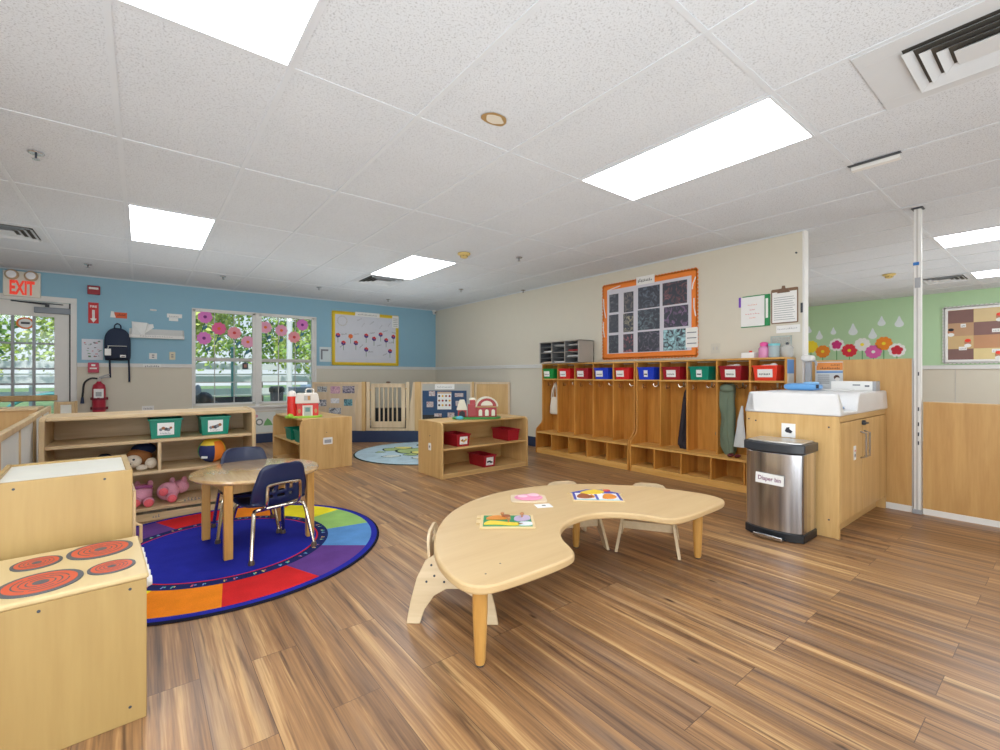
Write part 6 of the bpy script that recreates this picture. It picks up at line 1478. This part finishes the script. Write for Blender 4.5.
for lb, x, y in (('nearest ceiling sprinkler head at the upper left', -0.499, 3.86), ('sprinkler head near the exit sign', -0.511, 7.368), ('sprinkler head before the double window', 0.858, 7.138), ('sprinkler head right of the smoke detector', 3.352, 3.922), ('sprinkler head close to the right wall', 4.70, 5.40), ('sprinkler head above the corner fence', 3.892, 5.937), ('sprinkler head above the yellow edged board', 2.11, 7.132), ('sprinkler head farthest back near the corner', 3.396, 7.51)):
    sprinkler(lb, x, y)
M_smoke = flat('smoke_yellow', (206, 180, 110), 0.5)
for lb, x, y in (('yellowed smoke detector right of the small light panel', 2.769, 4.165), ('yellowed smoke detector in the green room ceiling', 7.76, 1.565)):
    s = thing('smoke_detector', lb, 'smoke detector', (x, y, CH))
    m = MB(); m.lathe([(0.07, -0.005), (0.068, -0.02), (0.045, -0.03)], (0, 0, 0), M_smoke, 22); m.build('base', s)
    m = MB(); m.lathe([(0.042, -0.028), (0.04, -0.05), (0.02, -0.058)], (0, 0, 0), M_smoke, 20)
    for k in range(8): a = 2 * PI * k / 8; m.puff((0.04 * math.cos(a), 0.04 * math.sin(a), -0.04), (0.006, 0.006, 0.006), M_ink, 1, 1, 6, 4)
    m.build('sensor', s)
s = thing('ceiling_patch', 'brown edged hole patched white in the ceiling tile', 'stain', (1.44, 1.88, CH))
m = MB(); m.prism(cat2([(0.072 * math.cos(a) * (1 + 0.12 * math.sin(3 * a)), 0.055 * math.sin(a) * (1 + 0.1 * math.cos(2 * a))) for a in [2 * PI * k / 10 for k in range(10)]], 3), -0.007, -0.0045, 'z', flat('stain_brown', (164, 132, 84), 0.9)); m.build('stain_rim', s)
m = MB(); m.prism(cat2([(0.05 * math.cos(a) * (1 + 0.2 * math.sin(4 * a + 1)), 0.036 * math.sin(a)) for a in [2 * PI * k / 9 for k in range(9)]], 3), -0.009, -0.0065, 'z', flat('patch_white', (214, 206, 190), 0.9)); m.build('patch', s)
s = thing('loose_ceiling_strip', 'white strip hanging from a dark gap between ceiling tiles', 'ceiling strip', (3.565, 0.79, CH))
m = MB(); m.box(-0.03, -0.13, -0.006, 0.006, 0.13, -0.0045, M_dark); m.build('gap', s)
m = MB(); m.box(0.005, -0.12, -0.03, 0.05, 0.12, -0.006, M_white); m.build('strip', s, 0.003)

# ================================================================ FAR GREEN ROOM
fcol = {'y': (246, 222, 50), 'o': (242, 140, 40), 'm': (214, 50, 130), 'r': (226, 50, 66), 'w': (240, 240, 240), 'p': (226, 100, 176), 'd': (206, 40, 60)}
fm = {k: flat('decor_' + k, v, 0.6) for k, v in fcol.items()}
FL = [(3.247, 1.655, 'y', 'y', 'yellow paper flower beside the wall end'), (3.051, 1.555, 'o', 'o', 'lower orange paper flower on the green wall'), (2.828, 1.672, 'w', 'm', 'white and magenta paper flower on the green wall'), (2.634, 1.558, 'r', 'r', 'solid red paper flower on the green wall'), (2.443, 1.657, 'w', 'y', 'white daisy with yellow centre on the green wall'), (2.283, 1.519, 'p', 'w', 'pink and white paper flower on the green wall'), (2.138, 1.66, 'o', 'o', 'higher orange paper flower near the pole'), (1.961, 1.535, 'w', 'd', 'red and white paper flower nearest the pole')]
for i, (y, z, a_, b_, lb) in enumerate(FL):
    s = thing('wall_flower', lb, 'paper flower', (FW - 0.001, y, z), 0, 'paper flowers on the green wall')
    m = MB()
    for k in range(10):
        a = 2 * PI * k / 10; m.disc((-0.001 * (k % 2), 0.085 * math.cos(a), 0.085 * math.sin(a)), 0.038, fm[a_], 10, 'x', 0.001)
    m.disc((-0.002, 0, 0), 0.088, fm[a_], 20, 'x', 0.001); m.build('petals', s, smooth=False)
    m = MB()
    if b_ in 'md': 
        for k in range(5):
            a = 2 * PI * k / 5 + 0.4; m.disc((-0.0035 - 0.0003 * k, 0.045 * math.cos(a), 0.045 * math.sin(a)), 0.04, fm[b_], 10, 'x', 0.001)
    m.disc((-0.006, 0, 0), 0.028, fm[b_] if b_ != a_ else fm['y'], 12, 'x', 0.001); m.build('centre', s, smooth=False)
    m = MB(); m.box(-0.001, -0.006, 1.268 - z, 0.0005, 0.006, -0.06, flat('stem_green2', (70, 150, 80))); m.prism([(0.0, 1.30 - z), (0.05, 1.36 - z), (0.06, 1.33 - z), (0.02, 1.285 - z)], -0.001, 0.0005, 'x', flat('stem_green2', (70, 150, 80))); m.build('stem', s, smooth=False)
M_drop = flat('drop_white', (226, 236, 240), 0.4)
for i, (y, z) in enumerate([(3.28, 1.985), (3.107, 1.864), (2.881, 1.928), (2.579, 1.931), (2.294, 1.834), (2.169, 2.047), (1.931, 2.015)]):
    sc = [0.8, 1, 0.8, 1.25, 1.1, 1, 1.1][i]
    pts_ = [(0, 0.10), (0.03, 0.03), (0.055, -0.02), (0.045, -0.06), (0, -0.078), (-0.045, -0.06), (-0.055, -0.02), (-0.03, 0.03)]
    m = MB(); m.prism([(p_[0] * sc, p_[1] * sc) for p_ in cat2(pts_, 3)], -0.002, 0.0, 'x', M_drop)
    o = m.build('paper_raindrop', loc=(FW, y, z), smooth=False)
    tag(o, ['white paper raindrop half hidden by the wall end', 'low white raindrop above the orange flower by the wall end', 'small white raindrop above the magenta flower', 'widest white raindrop above the daisy', 'low white raindrop above the pink flower', 'highest white raindrop above the orange flower', 'high white raindrop nearest the pole'][i], 'paper raindrop', 'paper raindrops on the green wall')
s = thing('bulletin_board', 'bulletin board of brown and tan squares with white border on the green wall', 'bulletin board', (FW, 0, 0))
m = MB(); m.box(-0.02, -1.3, 1.30, -0.0005, 1.36, 2.18, flat('cork', (196, 160, 110), 0.8)); m.build('backing', s)
m = MB(); scallop(m, -1.3, 1.30, 1.375, 2.19, 0.05, M_paper, 'x', -0.02, step=0.05); m.build('border', s, smooth=False)
sq = [(132, 100, 96), (190, 152, 120), (206, 176, 128), (128, 98, 94)]; sq2 = [(220, 196, 150), (136, 104, 100), (196, 146, 110), (226, 206, 150)]
for c_ in range(5):
    for r_ in range(4):
        y1_ = 1.325 - c_ * 0.29; y0_ = y1_ - 0.29; z1_ = 2.135 - r_ * 0.205
        col_ = (sq if c_ % 2 == 0 else sq2)[r_]
        m = MB(); m.box(-0.023, y0_ + 0.002, z1_ - 0.203, -0.0205, y1_, z1_, flat('square_%d_%d' % (c_ % 2, r_), col_, 0.8)); m.build('paper_square', s, smooth=False)
for (y, z, cc) in ((1.29, 1.80, 0), (1.10, 1.62, 1), (0.76, 2.0, 1), (0.77, 1.42, 1)):
    m = MB(); m.disc((-0.024, y, z), 0.04, flat('skin_paper', (190, 130, 100), 0.8), 12, 'x', 0.001, ry=0.05); m.disc((-0.0252, y, z + 0.03), 0.035, [M_ink, M_ored][cc], 12, 'x', 0.001, ry=0.025); m.disc((-0.0252, y, z - 0.05), 0.04, M_paper, 12, 'x', 0.001, ry=0.03); m.build('paper_portrait', s, smooth=False)
for (y0_, z0_, w) in ((1.18, 1.86, 0.06), (1.20, 1.50, 0.09), (0.84, 1.76, 0.16), (0.84, 1.45, 0.12)):
    m = MB(); m.box(-0.025, y0_ - w, z0_, -0.0235, y0_ + 0.0, z0_ + 0.055, M_paper); scrib(m, (-0.0256, y0_ - 0.008, z0_ + 0.015), (-0.0256, y0_ - w + 0.008, z0_ + 0.015), 0.022, M_ink2, 6); m.build('name_strip', s, smooth=False)

# ================================================================ OUTSIDE
gr = MB(); M_grass = leaf_mat('grass_green', (104, 136, 66), (160, 180, 110))
gr.box(-30, WB + 0.14, -0.12, 40, 60, -0.1, M_grass); tag(gr.build('lawn', smooth=False), 'green lawn outside the windows', 'lawn', kind='structure')
ps = MB(); ps.box(-20, 12.3, -0.1, 30, 14.6, -0.085, flat('path_pale', (196, 190, 180), 0.9)); tag(ps.build('path', smooth=False), None, None, kind='structure')
def tree(label, x, y, h, r, seed, mats, cat='tree', n=4600, low=0.3):
    rd = random.Random(seed); s = thing('leafy_tree', label, cat, (x, y, -0.1), 0, 'trees beyond the yard')
    m = MB(); m.tube([(0, 0, 0), (rd.uniform(-.1, .1), 0, h * 0.35), (rd.uniform(-.3, .3), 0.1, h * 0.75)], [0.14, 0.05], flat('bark', (112, 96, 84), 0.9), 8); m.build('trunk', s)
    m = MB(); cl = [(rd.uniform(-r, r) * 0.8, rd.uniform(-r, r) * 0.5, h * rd.uniform(low, 0.95), rd.uniform(0.3, 0.55) * r) for _ in range(36)]
    for i in range(n):
        c_ = cl[i % len(cl)]; v = Vector((rd.gauss(0, 1), rd.gauss(0, 1), rd.gauss(0, 1))).normalized() * c_[3] * rd.uniform(0.5, 1.0)
        p_ = Vector(c_[:3]) + v; sz = rd.uniform(0.05, 0.12)
        a = Vector((rd.gauss(0, 1), rd.gauss(0, 1), rd.gauss(0, 1))).normalized(); b = a.orthogonal().normalized()
        m.add([p_ - a * sz, p_ + b * sz * 0.6, p_ + a * sz, p_ - b * sz * 0.6], [(0, 1, 2, 3)], mats[i % len(mats)])
    m.build('foliage', s, smooth=False)
LM = [leaf_mat('leaf_a', (70, 110, 30), (150, 190, 60)), leaf_mat('leaf_b', (110, 150, 50), (196, 216, 90)), leaf_mat('leaf_c', (50, 90, 34), (110, 160, 60))]
LY = [leaf_mat('leaf_d', (150, 170, 60), (226, 230, 130)), leaf_mat('leaf_e', (120, 160, 70), (196, 214, 110)), LM[1]]
tree('bright green tree seen through the glass door', -4.6, 16.0, 4.6, 2.0, 1, LM, low=0.28)
tree('yellow green tree behind the door\'s right panes', -2.2, 21.5, 5.8, 2.5, 2, LY, low=0.35)
tree('yellow green tree at the left of the left window', 0.9, 16.3, 4.6, 1.7, 3, LY, low=0.42)
tree('dense green tree behind the left window', 4.0, 21.8, 5.6, 2.4, 4, LM, low=0.36)
tree('green tree behind the right window\'s left panes', 4.9, 16.2, 3.9, 1.3, 5, LY, n=2600, low=0.42)
tree('green tree behind the right window\'s right panes', 9.3, 21.5, 5.0, 2.3, 6, LM, low=0.4)
s = thing('chain_fence', 'wire yard fence with grey posts seen through the windows', 'fence', (0, 13.0, -0.1))
for i in range(14):
    m = MB(); m.cyl((-9 + i * 1.6, 0, 0), 0.03, 1.25, flat('fence_grey', (150, 158, 150), 0.5), 8); m.build('post', s)
m = MB()
for z in (0.15, 0.7, 1.22): m.tube([(-9.2, 0, z), (12, 0, z)], 0.022, flat('fence_grey', (150, 158, 150), 0.5), 6)
m.build('rail', s)
s = thing('teal_post', 'tall dark teal post standing in the yard behind the left window', 'post', (1.50, 11.0, -0.1))
m = MB(); m.cyl((0, 0, 0), 0.035, 1.75, flat('teal_dark', (40, 96, 96), 0.5), 10); m.build('shaft', s)
m = MB(); m.puff((0, 0, 1.76), (0.05, 0.05, 0.04), flat('teal_dark', (40, 96, 96), 0.5)); m.build('cap', s)
s = MB(); s.cyl((2.99, 12.6, -0.1), 0.07, 3.2, M_white, 10); tag(s.build('white_post'), 'tall white post outside behind the right window', 'post')
s = thing('outdoor_bin', 'black outdoor trash barrel behind the right window', 'trash can', (2.22, 10.4, -0.1))
m = MB(); m.lathe([(0.09, 0), (0.13, 0.85)], (0, 0, 0), M_dark, 18); m.build('barrel', s)
m = MB(); m.lathe([(0.15, 0.85), (0.15, 0.93), (0.12, 0.97)], (0, 0, 0), M_black, 18); m.build('lid', s)
s = thing('deck_box', 'grey storage box standing in the yard behind the right window', 'box', (2.58, 10.0, -0.1))
m = MB(); m.frustum((-0.14, -0.2, 0.14, 0.2), 0, (-0.17, -0.22, 0.17, 0.22), 0.86, flat('box_grey', (124, 138, 152), 0.5)); m.build('tub', s)
m = MB(); m.box(-0.18, -0.24, 0.86, 0.18, 0.24, 0.96, flat('box_lid', (170, 166, 176), 0.5)); m.build('lid', s, 0.01)
s = thing('deck_box', 'blue grey storage crate at the right edge of the right window', 'box', (3.12, 11.1, -0.1))
m = MB(); m.frustum((-0.15, -0.2, 0.15, 0.2), 0, (-0.18, -0.22, 0.18, 0.22), 0.9, flat('crate_blue', (120, 146, 180), 0.5)); m.build('tub', s)
m = MB(); m.box(-0.19, -0.24, 0.9, 0.19, 0.24, 0.98, flat('crate_lid', (150, 170, 196), 0.5)); m.build('lid', s, 0.01)
s = thing('garden_bench', 'dark low bench outside under the left window', 'bench', (1.2, 9.6, -0.1))
m = MB(); m.box(-0.25, -0.22, 0.56, 0.6, 0.22, 0.64, M_dark); m.build('seat', s, 0.01)
m = MB(); m.box(-0.25, 0.19, 0.64, 0.6, 0.23, 0.80, M_dark); m.build('backrest', s)
for x in (-0.2, 0.55):
    m = MB(); m.box(x - 0.04, -0.2, 0, x + 0.04, 0.2, 0.56, M_dark); m.build('leg', s)
s = MB(); s.puff((0.80, 8.95, 0.66), (0.15, 0.14, 0.17), M_black); s.puff((0.90, 8.95, 0.55), (0.17, 0.15, 0.13), M_black); s.puff((0.72, 8.93, 0.85), (0.045, 0.05, 0.10), flat('bag_grey', (140, 150, 168)))
s.box(0.66, 8.85, -0.1, 1.0, 9.05, 0.5, M_dark)
tag(s.build('garbage_bag'), 'black covered heap outside the left window\'s lower corner', 'bag')
s = thing('bicycle_rack', 'teal curved hoop in the yard seen low through the door', 'rack', (-1.35, 10.6, -0.1))
m = MB(); m.tube([(-0.5, 0, 0.4), (-0.3, 0, 0.72), (0, 0, 0.86), (0.25, 0, 0.86), (0.35, 0, 0.5), (0.35, 0, 0)], 0.03, flat('teal_hoop', (80, 160, 160), 0.5), 8, smooth=5); m.build('hoop', s)
s = thing('white_fence', 'white board fence across the back of the yard', 'fence', (0, 19.0, -0.1))
m = MB()
for z in (0.5, 0.95, 1.4): m.box(-14, 0, z, 18, 0.04, z + 0.22, flat('fence_white', (214, 216, 220), 0.7))
m.build('board', s)
for i in range(12):
    m = MB(); m.box(-13 + i * 2.6, -0.05, 0, -12.88 + i * 2.6, 0.09, 1.8, flat('fence_white', (214, 216, 220), 0.7)); m.build('post', s)

# ================================================================ LIGHTS, WORLD, CAMERA
def area(name, loc, rot, sx, sy, e, col=(1, 1, 1)):
    L = bpy.data.lights.new(name, 'AREA'); L.shape = 'RECTANGLE'; L.size = sx; L.size_y = sy; L.energy = e; L.color = col
    o = bpy.data.objects.new(name, L); COL.objects.link(o); o.location = loc; o.rotation_euler = rot; return o
CW = (0.90, 0.97, 1.0)
area('bounce_fill', (-0.2, -1.6, 0.5), (math.radians(155), 0, math.radians(-25)), 3.0, 2.0, 130, CW)  # added fill lamp behind the camera, bounced off the ceiling
area('ceiling_fill', (1.7, 3.4, 1.28), (PI, 0, 0), 4.0, 6.0, 20, CW)  # added up-facing fill to brighten the ceiling, not a fixture of the room
area('far_corner_fill', (3.0, 6.4, 1.28), (PI, 0, 0), 2.0, 2.0, 7, CW)  # extra fill lamp added to lift the far corner
area('window_side_fill', (0.0, 6.2, 1.28), (PI, 0, 0), 3.0, 2.0, 7, CW)  # added fill brightening ceiling and wall on the window side
area('far_room_ceiling_fill', (7.5, 1.0, 1.28), (PI, 0, 0), 3.0, 5.0, 17, CW)  # added up-facing fill for the green room's ceiling
area('far_room_fill', (7.5, -2.6, 0.6), (math.radians(160), 0, 0), 3.0, 2.0, 100, CW)
area('room_fill', (-1.8, 0.2, 1.5), (math.radians(90), 0, math.radians(-60)), 2.0, 1.4, 34, CW)
sun = bpy.data.lights.new('sun', 'SUN'); sun.energy = 3.0; sun.angle = 0.02; sun.color = (1, 0.96, 0.88)
so = bpy.data.objects.new('sun', sun); COL.objects.link(so); so.rotation_euler = (math.radians(42), 0, math.radians(-15))
w = bpy.data.worlds.new('world'); scn.world = w; w.use_nodes = True
nt_ = w.node_tree; bg = nt_.nodes['Background']
tcw = nt_.nodes.new('ShaderNodeTexCoord'); sep = nt_.nodes.new('ShaderNodeSeparateXYZ'); crw = nt_.nodes.new('ShaderNodeValToRGB')
nt_.links.new(tcw.outputs['Generated'], sep.inputs[0]); nt_.links.new(sep.outputs['Z'], crw.inputs['Fac'])
crw.color_ramp.elements[0].color = lin((226, 236, 244)); crw.color_ramp.elements[1].color = lin((120, 176, 232)); crw.color_ramp.elements[1].position = 0.6
nt_.links.new(crw.outputs['Color'], bg.inputs['Color']); bg.inputs['Strength'].default_value = 1.0

cam = bpy.data.cameras.new('camera'); cam.sensor_fit = 'HORIZONTAL'; cam.sensor_width = 36; cam.lens = 36 * 456 / 1000; cam.clip_start = 0.05; cam.clip_end = 200
co = bpy.data.objects.new('camera', cam); COL.objects.link(co); co.location = (0, 0, 1.106); co.rotation_euler = (PI / 2, 0, -TH)
scn.camera = co
scn.view_settings.view_transform = 'Standard'; scn.view_settings.look = 'None'; scn.view_settings.exposure = 0.17; scn.view_settings.gamma = 1.06
scn.cycles.use_denoising = True
scn.cycles.max_bounces = 8; scn.cycles.diffuse_bounces = 5; scn.cycles.transparent_max_bounces = 16
scn.cycles.sample_clamp_indirect = 8.0
